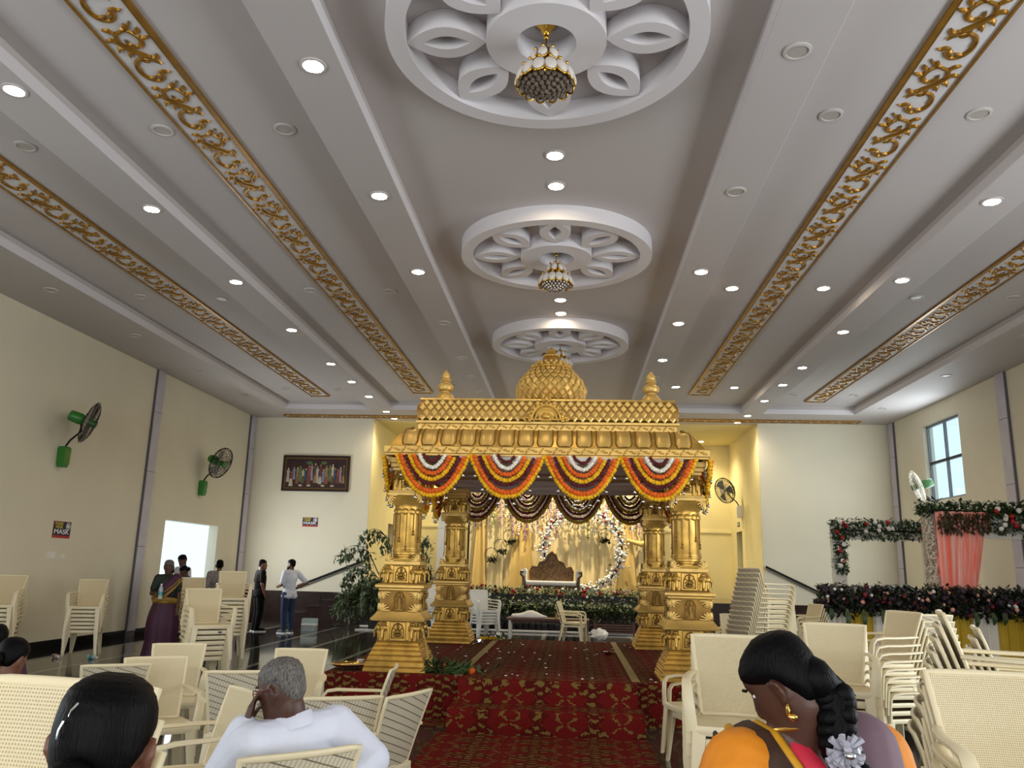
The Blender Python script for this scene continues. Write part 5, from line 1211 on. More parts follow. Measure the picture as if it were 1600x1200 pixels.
b = MB(); b.box(6.27, 8.0, -0.06, 0.06, 2.48, 2.78); b.build('beam', 'white_paint', s1, 0)
b = MB(); b.box(5.95, 8.2, -0.09, -0.06, 2.66, 2.70); b.build('dark_rail', 'black_metal', s1, 0)
beam_greens('', 5.98, 8.1, 0, 2.52, 2.94, 1700, 14, s1); beam_greens('', 6.02, 6.28, 0, 1.75, 2.75, 700, 9, s1)
p = pleats(7.95, 8.2, 1.7, 2.55, 0.03, 60, 30, fan=(0, 0, 8.2, 8.35)); p.build('peach_curtain', 'curtain_peach', s1, 179, (0, -0.12, 0))
s2 = thing('flower_stall', 'tall flower stall frame with peach curtain and patterned post at the right', 'stall', (-0.46, 16.9, -0.06))
b = MB(); b.box(7.44, 7.62, -0.08, 0.08, 0.06, 3.05); b.build('patterned_post', mat('floral_print', '#DAD0BC', 0.7, col2='#6E6558', vscale=22, detail=1.0), s2, 0)
b = MB(); b.box(7.62, 9.38, -0.06, 0.06, 2.50, 3.02); b.build('beam', 'white_paint', s2, 0)
b = MB(); b.box(7.40, 9.38, -0.13, -0.07, 2.98, 3.04); b.build('dark_rail', 'black_metal', s2, 0)
p = pleats(7.6, 8.60, 0.2, 3.0, 0.045, 34, 120, fan=(0, 0, 7.62, 8.0)); p.build('peach_curtain', 'curtain_peach', s2, 179, (0, -0.2, 0))
beam_greens('', 7.3, 9.38, -0.05, 2.98, 3.22, 700, 0, s2, 0.14); beam_greens('', 8.65, 9.38, -0.1, 2.6, 3.15, 420, 13, s2)
b = MB(); leaves(b, in_box(rnd, 420, 7.65, 8.62, -0.3, -0.22, 2.62, 3.0), 0.12, rnd, 0.9); ob = b.build('brown_leaves', mat('leaf_brown', '#5A4A2C', 0.6, col2='#2E2A17', vscale=9), s2, 0); ob['kind'] = 'stuff'
hc = thing('flower_counter', 'long counter draped in white and yellow cloth under a dark purple flower hedge', 'counter', (0, 16.35, 0))
b = MB(); b.box(4.85, 8.93, 0.02, 0.28, 0, 1.0); b.build('table_body', 'drape_white', hc, 0)
x = 4.82; k = 0
while x < 8.8:
    w = min((0.36, 0.5, 0.44, 0.52)[k % 4], 8.93-x); p = pleats(x, x+w, 0.01, 1.05, 0.022, 30, 40, ph=k); p.build('drape_panel', 'drape_white' if k % 2 == 0 else 'drape_yellow', hc, 179, (0, -0.02, 0)); x += w; k += 1
rnd = random.Random(43)
def hedgepts(n, sp=1.0):
    o = []
    for _ in range(n):
        x = rnd.uniform(4.72, 8.95); a = rnd.uniform(0, 2*PI); r_ = math.sqrt(rnd.random())*sp; o.append((x, 0.02+0.26*r_*math.cos(a), 1.22+0.25*r_*math.sin(a)))
    return o
b = MB(); leaves(b, hedgepts(4200, 1.18), 0.14, rnd, 0.2); ob = b.build('foliage', 'leaf_dark', hc, 0); ob['kind'] = 'stuff'
b = MB(); blooms(b, hedgepts(620), 0.05, rnd, 0); blooms(b, [(p[0], p[1]-0.1, p[2]) for p in hedgepts(60)], 0.038, rnd, 1); blooms(b, [(p[0], p[1]-0.16, p[2]) for p in hedgepts(34, 0.8)], 0.035, rnd, 2); blooms(b, [(p[0], p[1]-0.16, p[2]) for p in hedgepts(24, 0.8)], 0.03, rnd, 3)
ob = b.build('blossoms', ['purple_bloom', 'red_bloom', 'rose_pink', 'rose_white'], hc, 60); ob['kind'] = 'stuff'
for k in range(13):
    b = MB(); L = rnd.uniform(0.2, 0.36); b.grid(lambda u, v: ((u-0.5)*0.10*math.sin(PI*(0.1+0.85*v)), -0.06*math.sin(PI*v)-0.02*abs(u-0.5), -L*v), 5, 8); b.build('hanging_leaf', 'leaf', hc, 179, (4.9+k*0.31+rnd.uniform(-0.08, 0.08), -0.24, 1.06))

# ------------------------------------------------------------------ odds and ends on the floor and platform
def bottle(lab, x, y, rz, m, z=0.034):
    t = thing('water_bottle', lab, 'bottle', (x, y, z), rz, 'discarded bottles on the floor')
    b = MB(); b.lathe([(0.0, -0.1), (0.03, -0.1), (0.033, -0.09), (0.033, 0.04), (0.025, 0.07), (0.013, 0.09), (0.013, 0.1), (0, 0.1)], 14); o = b.build('body', 'bottle_clear', t); o.rotation_euler = (PI/2, 0, 0)
    b = MB(); b.lathe([(0.034, -0.05), (0.034, 0.02)], 14, cap=False); o = b.build('wrapper', m, t); o.rotation_euler = (PI/2, 0, 0)
    b = MB(); b.lathe([(0, 0.118), (0.015, 0.118), (0.015, 0.1)], 10); o = b.build('cap', 'paper_white', t); o.rotation_euler = (PI/2, 0, 0)
bottle('crushed blue-labelled water bottle on the floor right of the lone left stack', -7.85, 13.55, 1.2, 'bottle_blue'); bottle('blue-labelled water bottle on the floor beside the front left stack', -4.2, 11.6, 1.5, 'bottle_blue')
bottle('red wrapped bottle on the floor below the lone left stack', -8.45, 13.5, 0.9, 'red_wrap')
pl = thing('steel_plate', 'round brass plate standing on small feet on the platform corner', 'plate', (-2.52, 9.62, ZP))
b = MB(); b.lathe([(0, 0.05), (0.17, 0.05), (0.19, 0.065), (0.2, 0.062), (0.17, 0.04), (0, 0.04)], 24); b.build('dish', 'gold_shiny', pl)
for k in range(3): a = 2.1*k; b = MB(); b.tube([(0.1*math.cos(a), 0.1*math.sin(a), 0), (0.1*math.cos(a), 0.1*math.sin(a), 0.04)], 0.012, 6); b.build('foot', 'black_metal', pl)
b = MB(); b.lathe([(0.03, 0), (0.05, 0.06), (0.052, 0.06)], 12); tag(b.build('paper_cup', 'paper_white', None, 40, (-2.5, 10.1, ZP)), 'white paper cup on the platform left of the front left pillar', 'cup')
b = MB(); b.lathe([(0.05, 0), (0.08, 0.05), (0.083, 0.05), (0.055, 0.004)], 14); tag(b.build('foil_bowl', 'silver', None, 40, (0.56, 12.2, ZP)), 'small silver foil bowl on the carpet near the right tape strip', 'bowl')
rnd = random.Random(51)
b = MB(); leaves(b, [(rnd.gauss(0, 0.2), rnd.gauss(0, 0.08), 0.02+abs(rnd.gauss(0, 0.03))) for _ in range(170)], 0.2, rnd, 0.1, 0.25); b.m = 1; blooms(b, [(0.28, -0.05, 0.03), (-0.05, 0.1, 0.06), (0.05, 0.12, 0.06)], 0.035, rnd, 1)
o = b.build('leaf_pile', ['leaf', 'orange_flower'], None, 0, (-1.38, 9.62, ZP)); o['kind'] = 'thing'; tag(o, 'heap of fallen green leaves and marigolds at the front left pillar foot', 'leaf heap')
b = MB(); b.tube([(-1.75, 9.65, 0.99), (-1.66, 9.6, 0.86), (-1.6, 9.58, 0.62), (-1.5, 9.6, 0.49), (-1.3, 9.66, 0.475), (-1.1, 9.7, 0.472)], 0.007, 5); tag(b.build('rope', 'rope'), 'thin yellow rope hanging from the front left pillar onto the carpet', 'rope')
b = MB(); leaves(b, [(rnd.gauss(0, 0.16), rnd.gauss(0, 0.06), 0.02+abs(rnd.gauss(0, 0.03))) for _ in range(60)], 0.13, rnd, 0.1, 0.25); blooms(b, [(rnd.gauss(0, 0.15), rnd.gauss(0, 0.05), 0.03) for _ in range(9)], 0.03, rnd, 1)
o = b.build('leaf_pile', ['leaf', 'yellow_flower'], None, 0, (-1.2, 14.1, ZP)); o['kind'] = 'thing'; tag(o, 'scattered yellow flowers and leaves at the rear end of the left tape strip', 'leaf heap')
def crumple(lab, x, y, z, r_, m, name='crumpled_bag', cat='litter'):
    b = MB(); o = b.ball((0, 0, r_*0.6), (r_, r_*0.8, r_*0.65), 12, 8); q = random.Random(int(x*100))
    for i in range(o, len(b.v)): v = b.v[i]; k = 1+q.uniform(-0.25, 0.2); b.v[i] = (v[0]*k, v[1]*k, max(0, v[2]*k))
    tag(b.build(name, m, None, 0, (x, y, z)), lab, cat)
crumple('crumpled white plastic bag on the floor right of the low table', 0.72, 20.6, 0, 0.2, 'paper_white'); crumple('crumpled clear cup on the carpet behind the rear left pillar', -1.42, 13.3, ZP, 0.06, 'silver'); crumple('pale plastic bag under the white stack by the rear left pillar', -1.6, 18.7, 0, 0.17, 'paper_white')
t = thing('plastic_crate', 'clear plastic carton on the floor beside the white-shirted man', 'carton', (-6.45, 20.6, 0))
b = MB(); b.box(-0.17, 0.17, -0.12, 0.12, 0, 0.3); b.build('body', 'bottle_clear', t, 0); b = MB(); b.box(-0.175, 0.175, -0.125, 0.125, 0.14, 0.17); b.build('band', 'paper_white', t, 0)
rnd = random.Random(61); b = MB()
for k in range(70):
    x, y = rnd.uniform(-2.4, 1.9), rnd.uniform(9.0, 14.2)
    if abs(x-MX) < 1.1 and y < 9.13: continue
    if y < 9.4: y += 0.4
    s_ = rnd.uniform(0.006, 0.018); b.box(x-s_, x+s_, y-s_, y+s_, ZP, ZP+0.006)
o = b.build('carpet_crumbs', 'paper_white', None, 0); o['kind'] = 'stuff'; tag(o, 'scattered white rice grains and petals on the red carpet', 'litter')
# ------------------------------------------------------------------ people
HEADT = [(-0.128, 0.012, 0.072, 0.045), (-0.12, 0.032, 0.090, 0.012), (-0.10, 0.048, 0.098, -0.012), (-0.075, 0.059, 0.096, -0.046), (-0.05, 0.065, 0.095, -0.072), (-0.02, 0.070, 0.094, -0.086), (0.005, 0.073, 0.093, -0.093), (0.03, 0.0745, 0.089, -0.097), (0.052, 0.0745, 0.093, -0.098), (0.075, 0.0725, 0.088, -0.096), (0.095, 0.066, 0.075, -0.087), (0.112, 0.054, 0.054, -0.069), (0.123, 0.037, 0.032, -0.047), (0.129, 0.018, 0.010, -0.024)]
def head_grid(b, M, off=None, n=28, sub=2):
    rows = []
    for i in range(len(HEADT)-1):
        for k in range(sub): t_ = k/sub; rows.append([HEADT[i][j]*(1-t_)+HEADT[i+1][j]*t_ for j in range(4)])
    rows.append(list(HEADT[-1])); vs = []
    def P(z, w, yf, yb, a):
        c, s_ = math.cos(a), math.sin(a); cy = (yf+yb)/2-0.012*(1 if yf > 0.06 else 0); hy = yf-cy if c > 0 else cy-yb
        x = w*math.copysign(abs(s_)**0.92, s_); y = cy+hy*math.copysign(abs(c)**0.92, c)
        if c > 0:   # nose, sockets, lips
            if -0.035 < z < 0.045: y += 0.024*math.exp(-(x/0.012)**2)*max(0, min(1, (0.045-z)/0.06))*(1 if z > -0.028 else max(0, 1-(-0.028-z)/0.008))
            y -= 0.009*math.exp(-((abs(x)-0.031)/0.014)**2-((z-0.025)/0.013)**2)
            y += 0.006*math.exp(-(x/0.022)**2-((z+0.058)/0.012)**2)
        return Vector((x, y, z))
    for z, w, yf, yb in rows:
        for i in range(n):
            a = 2*PI*i/n; p = P(z, w, yf, yb, a)
            if off is not None:
                d = Vector((math.sin(a)*0.9, math.cos(a), 0.15+max(0, z)*9)).normalized(); p = p+d*off(z, a, p)
            vs.append(p)
    m = len(rows); fs = [tuple(range(n-1, -1, -1)), tuple((m-1)*n+i for i in range(n))]
    for j in range(m-1):
        for i in range(n): k = (i+1) % n; fs.append((j*n+k, j*n+i, j*n+n+i, j*n+n+k))
    fs = [tuple(reversed(f)) for f in fs]
    o = b.add(vs, fs); b.xf(o, M); return o
def sstep(x, a, c): t_ = max(0, min(1, (x-a)/(c-a))); return t_*t_*(3-2*t_)
def hair_off(front, side, back, th, rough=0.0):
    r_ = random.Random(9)
    def f(z, a, p):
        c = math.cos(a); line = side+(front-side)*c if c > 0 else side+(back-side)*(-c)
        return -0.008+(th*(1-0.6*max(0, c))+0.008+rough*r_.uniform(-1, 1))*sstep(z, line-0.014, line+0.03)
    return f
def remesh(b, name, m, parent, voxel, it=5):
    me = b.mesh(name, m, 0); o = bpy.data.objects.new(name, me); COL.objects.link(o)
    r_ = o.modifiers.new('r', 'REMESH'); r_.mode = 'VOXEL'; r_.voxel_size = voxel; r_.use_smooth_shade = True
    s_ = o.modifiers.new('s', 'SMOOTH'); s_.factor = 0.5; s_.iterations = it
    dg = bpy.context.evaluated_depsgraph_get(); me2 = bpy.data.meshes.new_from_object(o.evaluated_get(dg))
    me2.name = name; bpy.data.objects.remove(o); me2.materials.clear(); me2.materials.append(M_(m))
    me2.polygons.foreach_set('use_smooth', [True]*len(me2.polygons))
    return inst(name, me2, parent)
def hand(b, w, d, n, s_, sc=1.0, curl=0.35):
    # w wrist, d towards the fingertips, n palm normal, s_ thumb side
    w, d, n = Vector(w), Vector(d).normalized(), Vector(n); a = d.cross(n).normalized(); n = a.cross(d).normalized()
    for k in range(3): u = (k-1)*0.022*sc; b.cap(w+a*u*0.7, 0.017*sc, w+d*0.075*sc+a*u*1.15, 0.0135*sc, 8)
    for k, L in enumerate((0.068, 0.078, 0.073, 0.056)):
        u = (k-1.5)*0.0185*sc*(-s_); p = w+d*0.08*sc+a*u; q = d.copy()
        for j, f_ in enumerate((0.45, 0.32, 0.23)):
            q = (q*math.cos(curl*(0.6+0.3*j))+n*math.sin(curl*(0.6+0.3*j))).normalized() if True else q; p2 = p+q*L*f_*sc; b.cap(p, (0.0095-0.001*j)*sc, p2, (0.0088-0.001*j)*sc, 7); p = p2
    p = w+d*0.022*sc+a*s_*0.026*sc; q = (d*0.75+a*s_*0.6+n*0.35).normalized(); p2 = p+q*0.04*sc; b.cap(p, 0.013*sc, p2, 0.0105*sc, 7); b.cap(p2, 0.0105*sc, p2+(d*0.9+n*0.3+a*s_*0.15).normalized()*0.032*sc, 0.009*sc, 7)
def face_bits(par, M, hairm='hair_black', lip='lip', sc=1.0):
    for s_ in (-1, 1):
        b = MB(); b.ball((s_*0.031, 0.073, 0.024), (0.012, 0.008, 0.006), 10, 7); b.xf(0, M); b.build('eye', 'eye_white', par)
        b = MB(); b.ball((s_*0.031, 0.0795, 0.024), (0.006, 0.004, 0.006), 8, 6); b.xf(0, M); b.build('iris', 'eye_dark', par)
        b = MB(); b.tube([(s_*0.014, 0.094, 0.046), (s_*0.031, 0.0935, 0.051), (s_*0.05, 0.083, 0.045)], [0.004, 0.0045, 0.002], 6); b.xf(0, M); b.build('eyebrow', hairm, par)
    b = MB(); b.tube([(-0.022, 0.090, -0.058), (0, 0.100, -0.056), (0.022, 0.090, -0.058)], [0.003, 0.006, 0.003], 7, r2=[0.003, 0.007, 0.003]); b.xf(0, M); b.build('lips', lip, par)
def ears(b, M, k=1.0):
    for s_ in (-1, 1):
        Me = M @ T(s_*0.075*k, -0.008, -0.002) @ Matrix.Rotation(s_*0.35, 4, 'Z')
        o = b.tube([(s_*0.006, 0.010, -0.028), (s_*0.012, -0.004, -0.022), (s_*0.016, -0.018, 0.0), (s_*0.016, -0.016, 0.022), (s_*0.012, 0.0, 0.032), (s_*0.008, 0.012, 0.024)], [0.007, 0.006, 0.006, 0.006, 0.006, 0.005], 8); b.xf(o, Me)
        o = b.ball((s_*0.006, -0.002, 0.002), (0.008, 0.016, 0.026), 8, 6); b.xf(o, Me); o = b.ball((s_*0.008, 0.006, -0.03), (0.006, 0.008, 0.009), 8, 5); b.xf(o, Me)
BASE = dict(hipL=(-0.09, 0, 0.90), kneL=(-0.10, 0.02, 0.49), ankL=(-0.105, -0.03, 0.09), toeL=(-0.115, 0.13, 0.035), hipR=(0.09, 0, 0.90), kneR=(0.10, 0.02, 0.49), ankR=(0.105, -0.03, 0.09), toeR=(0.115, 0.13, 0.035),
            shL=(-0.185, -0.01, 1.40), elL=(-0.235, -0.03, 1.12), wrL=(-0.235, 0.05, 0.89), shR=(0.185, -0.01, 1.40), elR=(0.235, -0.03, 1.12), wrR=(0.235, 0.05, 0.89), neck=(0, -0.01, 1.44), head=(0, 0.02, 1.585), pel=(0, 0, 0.95), wai=(0, 0, 1.10), che=(0, 0, 1.27))
def torso(b, J, k=0.0, w=1.0):
    def e(c, r_): return b.ball(c, (r_[0]+k, r_[1]+k, r_[2]+k), 18, 12)
    S0 = (Vector(J['shR'])-Vector(J['shL'])); a = math.atan2(S0.y, S0.x); M = Matrix.Rotation(a, 3, 'Z')
    for c, r_ in ((J['pel'], (0.165*w, 0.115, 0.13)), (J['wai'], (0.148*w, 0.105, 0.15)), (J['che'], (0.172*w, 0.115, 0.17))): b.ball(c, (r_[0]+k, r_[1]+k, r_[2]+k), 18, 12, M)
    b.cap(J['pel'], 0.12*w+k, J['che'], 0.125*w+k, 14)
    nk = Vector(J['neck']); b.cap(J['shL'], 0.058+k, nk+Vector((0, 0, -0.04)), 0.075+k*0.6, 12); b.cap(J['shR'], 0.058+k, nk+Vector((0, 0, -0.04)), 0.075+k*0.6, 12); b.cap(J['che'], 0.11+k, nk+Vector((0, 0, -0.06)), 0.08+k*0.5, 12)
def arm(b, J, s_, k=0.0, to=1.0, frm=0.0, r_=(0.055, 0.042, 0.030)):
    sh, el, wr = (Vector(J[q+s_]) for q in ('sh', 'el', 'wr'))
    b.cap(sh, r_[0]+k, el if to >= 0.5 else sh.lerp(el, to*2), (r_[1]+k) if to >= 0.5 else r_[0]+(r_[1]-r_[0])*to*2+k, 12)
    if to > 0.5: b.cap(el, r_[1]+k, el.lerp(wr, (to-0.5)*2), r_[1]+(r_[2]-r_[1])*(to-0.5)*2+k, 12)
def leg(b, J, s_, k=0.0, foot=True):
    h, n, a, t_ = (Vector(J[q+s_]) for q in ('hip', 'kne', 'ank', 'toe'))
    b.cap(h, 0.092+k, n, 0.06+k, 12); b.cap(n, 0.058+k, n.lerp(a, 0.35), 0.058+k, 12); b.cap(n.lerp(a, 0.35), 0.057+k, a, 0.038+k, 12)
    if foot: b.cap(a+Vector((0, 0, -0.04)), 0.04, t_, 0.032, 10)
def headM(J, yaw=0, pitch=0, roll=0, sc=1.0): return Matrix.Translation(J['head']) @ Matrix.Rotation(yaw, 4, 'Z') @ Matrix.Rotation(pitch, 4, 'X') @ Matrix.Rotation(roll, 4, 'Y') @ Matrix.Scale(sc, 4)
def body(par, J, M, skin, voxel, hands=True, curlL=0.4, curlR=0.4, nL=(0, 1, 0), nR=(0, 1, 0), dL=None, dR=None, legs=True, hsc=1.0):
    b = MB(); torso(b, J); 
    for s_ in 'LR': arm(b, J, s_)
    if legs:
        for s_ in 'LR': leg(b, J, s_)
    b.cap(Vector(J['neck'])+Vector((0, 0, -0.05)), 0.062, Vector(J['head'])+(M.to_3x3() @ Vector((0, -0.02, -0.06))), 0.055, 14)
    head_grid(b, M); ears(b, M)
    if hands:
        for s_, c, n, d, th in (('L', curlL, nL, dL, 1), ('R', curlR, nR, dR, -1)):
            w = Vector(J['wr'+s_]); dd = Vector(d) if d else (w-Vector(J['el'+s_])); hand(b, w, dd, n, th, hsc, c)
    return remesh(b, 'body', skin, par, voxel, 3 if voxel < 0.009 else 2)
def hair(par, M, m, off, extra=None):
    b = MB(); head_grid(b, M, off, 40, 4)
    if extra: extra(b)
    return b.build('hair', m, par, 179)

def standing_man(lab, loc, rz, h, skin, shirt, trouser, shoe, J=None, yaw=0, pitch=0, sleeve=0.45, vox=0.012, beard=False, belly=0.0, hairm='hair_black', grp=None, nR=(0, 1, 0), nL=(0, 1, 0), dR=None, dL=None):
    t = thing('person', lab, 'person', loc, rz, grp); t.scale = (h/1.72,)*3; K = dict(BASE); K.update(J or {}); M = headM(K, yaw, pitch)
    body(t, K, M, skin, vox, nL=nL, nR=nR, dL=dL, dR=dR)
    b = MB(); torso(b, K, 0.016)
    if belly: b.ball((K['wai'][0], K['wai'][1]+0.05, K['wai'][2]+0.02), (0.14, 0.10+belly, 0.15), 16, 10)
    for s_ in 'LR': arm(b, K, s_, 0.02, sleeve)
    hem = K['pel']; b.ball((hem[0], hem[1], hem[2]-0.03), (0.195, 0.15, 0.13), 18, 10); b.ball((hem[0]-0.085, hem[1], hem[2]-0.09), (0.115, 0.14, 0.09), 14, 8); b.ball((hem[0]+0.085, hem[1], hem[2]-0.09), (0.115, 0.14, 0.09), 14, 8)
    remesh(b, 'shirt', shirt, t, vox, 4)
    b = MB(); b.ball((0, 0, 0.93), (0.16, 0.12, 0.12), 16, 10)
    for s_ in 'LR': leg(b, K, s_, 0.022, False)
    remesh(b, 'trousers', trouser, t, vox, 3)
    for s_ in 'LR':
        a, q = Vector(K['ank'+s_]), Vector(K['toe'+s_]); b = MB(); b.cap(a+Vector((0, -0.03, -0.035)), 0.045, q+Vector((0, 0.02, 0.005)), 0.038, 12); o = remesh(b, 'shoe', shoe, t, vox, 2)
        b = MB(); b.cap((a.x, a.y-0.04, 0.012), 0.046, (q.x, q.y+0.03, 0.012), 0.042, 12)
        for i in range(len(b.v)): x, y, z = b.v[i]; b.v[i] = (x, y, max(0.0, min(0.024, z)))
        b.build('sole', 'shoe_sole', o)
    hair(t, M, hairm, hair_off(0.07, 0.025, -0.06, 0.013, 0.002)); face_bits(t, M)
    if beard:
        b = MB(); head_grid(b, M, lambda z, a, p: -0.008+0.016*sstep(-z, 0.03, 0.05)*sstep(math.cos(a), -0.25, 0.05)*(1-math.exp(-(p.x/0.02)**2-((z+0.056)/0.010)**2))); b.build('beard', 'hair_black', t, 179)
    return t
# two men talking before the stage stairs
standing_man('man in black t-shirt and black trousers standing before the stage stairs', (-7.55, 19.95, 0), -0.9, 1.70, 'skin', 'shirt_black', 'trouser_black', 'trouser_black', yaw=-0.35, J=dict(elL=(-0.25, -0.04, 1.12), wrL=(-0.24, 0.03, 0.87)), sleeve=0.36)
standing_man('bearded man in white shirt and blue jeans, hand on hip, facing the other', (-6.72, 19.7, 0), 1.05, 1.72, 'skin', 'shirt_white', 'jeans', 'shoe_grey', yaw=0.35, beard=True, belly=0.05, sleeve=0.40,
             J=dict(elR=(0.40, -0.14, 1.17), wrR=(0.22, 0.06, 1.02), elL=(-0.24, 0.02, 1.12), wrL=(-0.16, 0.2, 1.08)), dR=(-0.6, 0.5, -0.2), nR=(0, -0.5, -0.3))
# people by the bright opening
standing_man('man in white shirt looking down in front of the bright left opening', (-8.62, 18.0, 0), 2.6, 1.75, 'skin_far', 'shirt_white', 'trouser_black', 'shoe_grey', pitch=-0.45, yaw=0.2)
standing_man('man in grey checked shirt seen from behind right of the bright opening', (-7.8, 18.05, 0), 0.5, 1.66, 'skin_far', 'shirt_check', 'jeans', 'shoe_grey', sleeve=0.5)

def sari_woman(lab, loc, rz, h, skin, cloth, border, blouse, J=None, yaw=0, pitch=0, hairm='hair_black', vox=0.012, bun=True, fold=0, grp=None, nL=(0, 1, 0), dL=None, grey=False):
    t = thing('person', lab, 'person', loc, rz, grp); t.scale = (h/1.66,)*3; K = dict(BASE, shL=(-0.155, -0.01, 1.395), shR=(0.155, -0.01, 1.395), elL=(-0.21, -0.02, 1.12), elR=(0.21, -0.02, 1.12)); K.update(J or {}); M = headM(K, yaw, pitch)
    body(t, K, M, skin, vox, nL=nL, dL=dL)
    b = MB(); torso(b, dict(K, pel=Vector(K['wai'])+Vector((0, 0, 0.02))), 0.012, 0.92)
    for s_ in 'LR': arm(b, K, s_, 0.02, 0.34)
    remesh(b, 'blouse', blouse, t, vox, 3)
    # pleated skirt of the sari
    px, py = K['pel'][0], K['pel'][1]
    def sk(u, v):
        a = 2*PI*u; r_ = (0.165+0.05*math.sin(PI*min(1, (1-v)*1.4))+0.13*(1-v)**1.2)*(1+0.05*math.sin(9*a)*(1-v)+0.03*math.sin(17*a+2)*(1-v)); return (px*v+r_*math.cos(a)*1.05, py*v+r_*0.82*math.sin(a)-0.02*(1-v), 0.015+1.03*v)
    b = MB(); b.grid(sk, 64, 22, True); b.build('sari_skirt', cloth, t, 179)
    b = MB(); b.grid(lambda u, v: tuple(Vector(sk(u, 0.03*v))+Vector((0.012*math.cos(2*PI*u), 0.012*math.sin(2*PI*u), 0))), 64, 3, True); b.build('sari_border', border, t, 179)
    # pallu over the left shoulder, with its border
    b = MB(); cx, cy = K['che'][0], K['che'][1]
    for p0, r0, p1, r1 in (((0.10, 0.03, 1.06), 0.115, (0.0, 0.06, 1.20), 0.115), ((0.0, 0.06, 1.20), 0.125, (-0.10, 0.03, 1.34), 0.11), ((0.04, 0.05, 1.12), 0.13, (-0.06, 0.04, 1.28), 0.125), ((-0.10, 0.03, 1.34), 0.105, (-0.14, -0.02, 1.40), 0.085), ((-0.16, -0.02, 1.405), 0.082, (-0.17, -0.08, 1.25), 0.09), ((-0.17, -0.08, 1.25), 0.085, (-0.17, -0.11, 0.9), 0.075)): b.cap(p0, r0, p1, r1, 14)
    remesh(b, 'pallu', cloth, t, vox, 3)
    for off_, w_ in ((0.0, 0.03), (0.075, 0.012)):
        b = MB(); b.tube([(0.20+off_*0.3, 0.09, 0.99+off_), (0.12+off_*0.5, 0.158, 1.03+off_), (0.0-off_*0.3, 0.182, 1.10+off_*1.2), (-0.12-off_*0.2, 0.15, 1.22+off_), (-0.205, 0.075, 1.34+off_*0.6), (-0.235, -0.01, 1.40)], w_, 8, r2=0.008, up=(0.2, 1, 0.2)); b.build('pallu_border', border, t, 60)
    b = MB(); b.ball((px, py+0.02, 1.0), (0.195, 0.16, 0.085), 18, 10); remesh(b, 'waist_drape', border, t, vox, 2)
    b = MB(); b.tube([(0.2*math.cos(q)+px, 0.155*math.sin(q)+py, 1.02+0.03*math.sin(q+1)) for q in [2*PI*i/24 for i in range(24)]], 0.03, 8, r2=0.05, closed=True); b.build('waist_fold', border, t)
    def ex(bb):
        if bun: bb.ball(M @ Vector((0, -0.115, -0.01)), (0.045, 0.035, 0.045), 12, 8)
    hair(t, M, hairm, hair_off(0.065, -0.01, -0.075, 0.012), ex); face_bits(t, M)
    for s_ in 'LR':
        w = Vector(K['wr'+s_]); e = (w-Vector(K['el'+s_])).normalized(); b = MB(); q = e.to_track_quat('Z', 'Y').to_matrix(); b.tube([w-e*0.02+q @ Vector((0.036*math.cos(x), 0.036*math.sin(x), 0)) for x in [2*PI*i/14 for i in range(14)]], 0.006, 6, closed=True); b.build('bangle', 'jewel', t)
    return t
sw = sari_woman('elderly woman in purple and gold sari holding a water bottle', (-6.85, 13.8, 0), -2.75, 1.57, 'skin_dark', 'sari_purple', 'sari_gold', 'blouse_green', hairm='hair_grey', yaw=-0.1, pitch=-0.1,
                J=dict(elR=(0.235, -0.03, 1.13), wrR=(0.10, 0.19, 1.12), elL=(-0.215, -0.02, 1.12), wrL=(-0.22, 0.06, 0.88)))
t = thing('water_bottle', 'clear water bottle with blue label held by the woman in purple sari', 'bottle', (0, 0, 0)); t.location = (-6.80, 13.515, 0.99)
b = MB(); b.lathe([(0, 0), (0.033, 0), (0.034, 0.02), (0.034, 0.15), (0.026, 0.19), (0.014, 0.215), (0.014, 0.23), (0, 0.23)], 14); b.build('body', 'bottle_clear', t)
b = MB(); b.lathe([(0.035, 0.06), (0.035, 0.12)], 14, cap=False); b.build('wrapper', 'bottle_blue', t); b = MB(); b.lathe([(0.016, 0.225), (0.016, 0.245), (0, 0.245)], 10); b.build('cap', 'paper_white', t)
sari_woman('woman in blue and gold sari bending behind the purple sari woman', (-8.32, 17.5, 0), 2.3, 1.47, 'skin_far', 'sari_blue', 'sari_gold', 'blouse_green', pitch=-0.5)
sari_woman('dark-haired woman in blue sari hidden behind the purple sari woman', (-8.35, 16.9, 0), 0.3, 1.45, 'skin_far', 'sari_blue', 'sari_gold', 'blouse_green', pitch=-0.3)

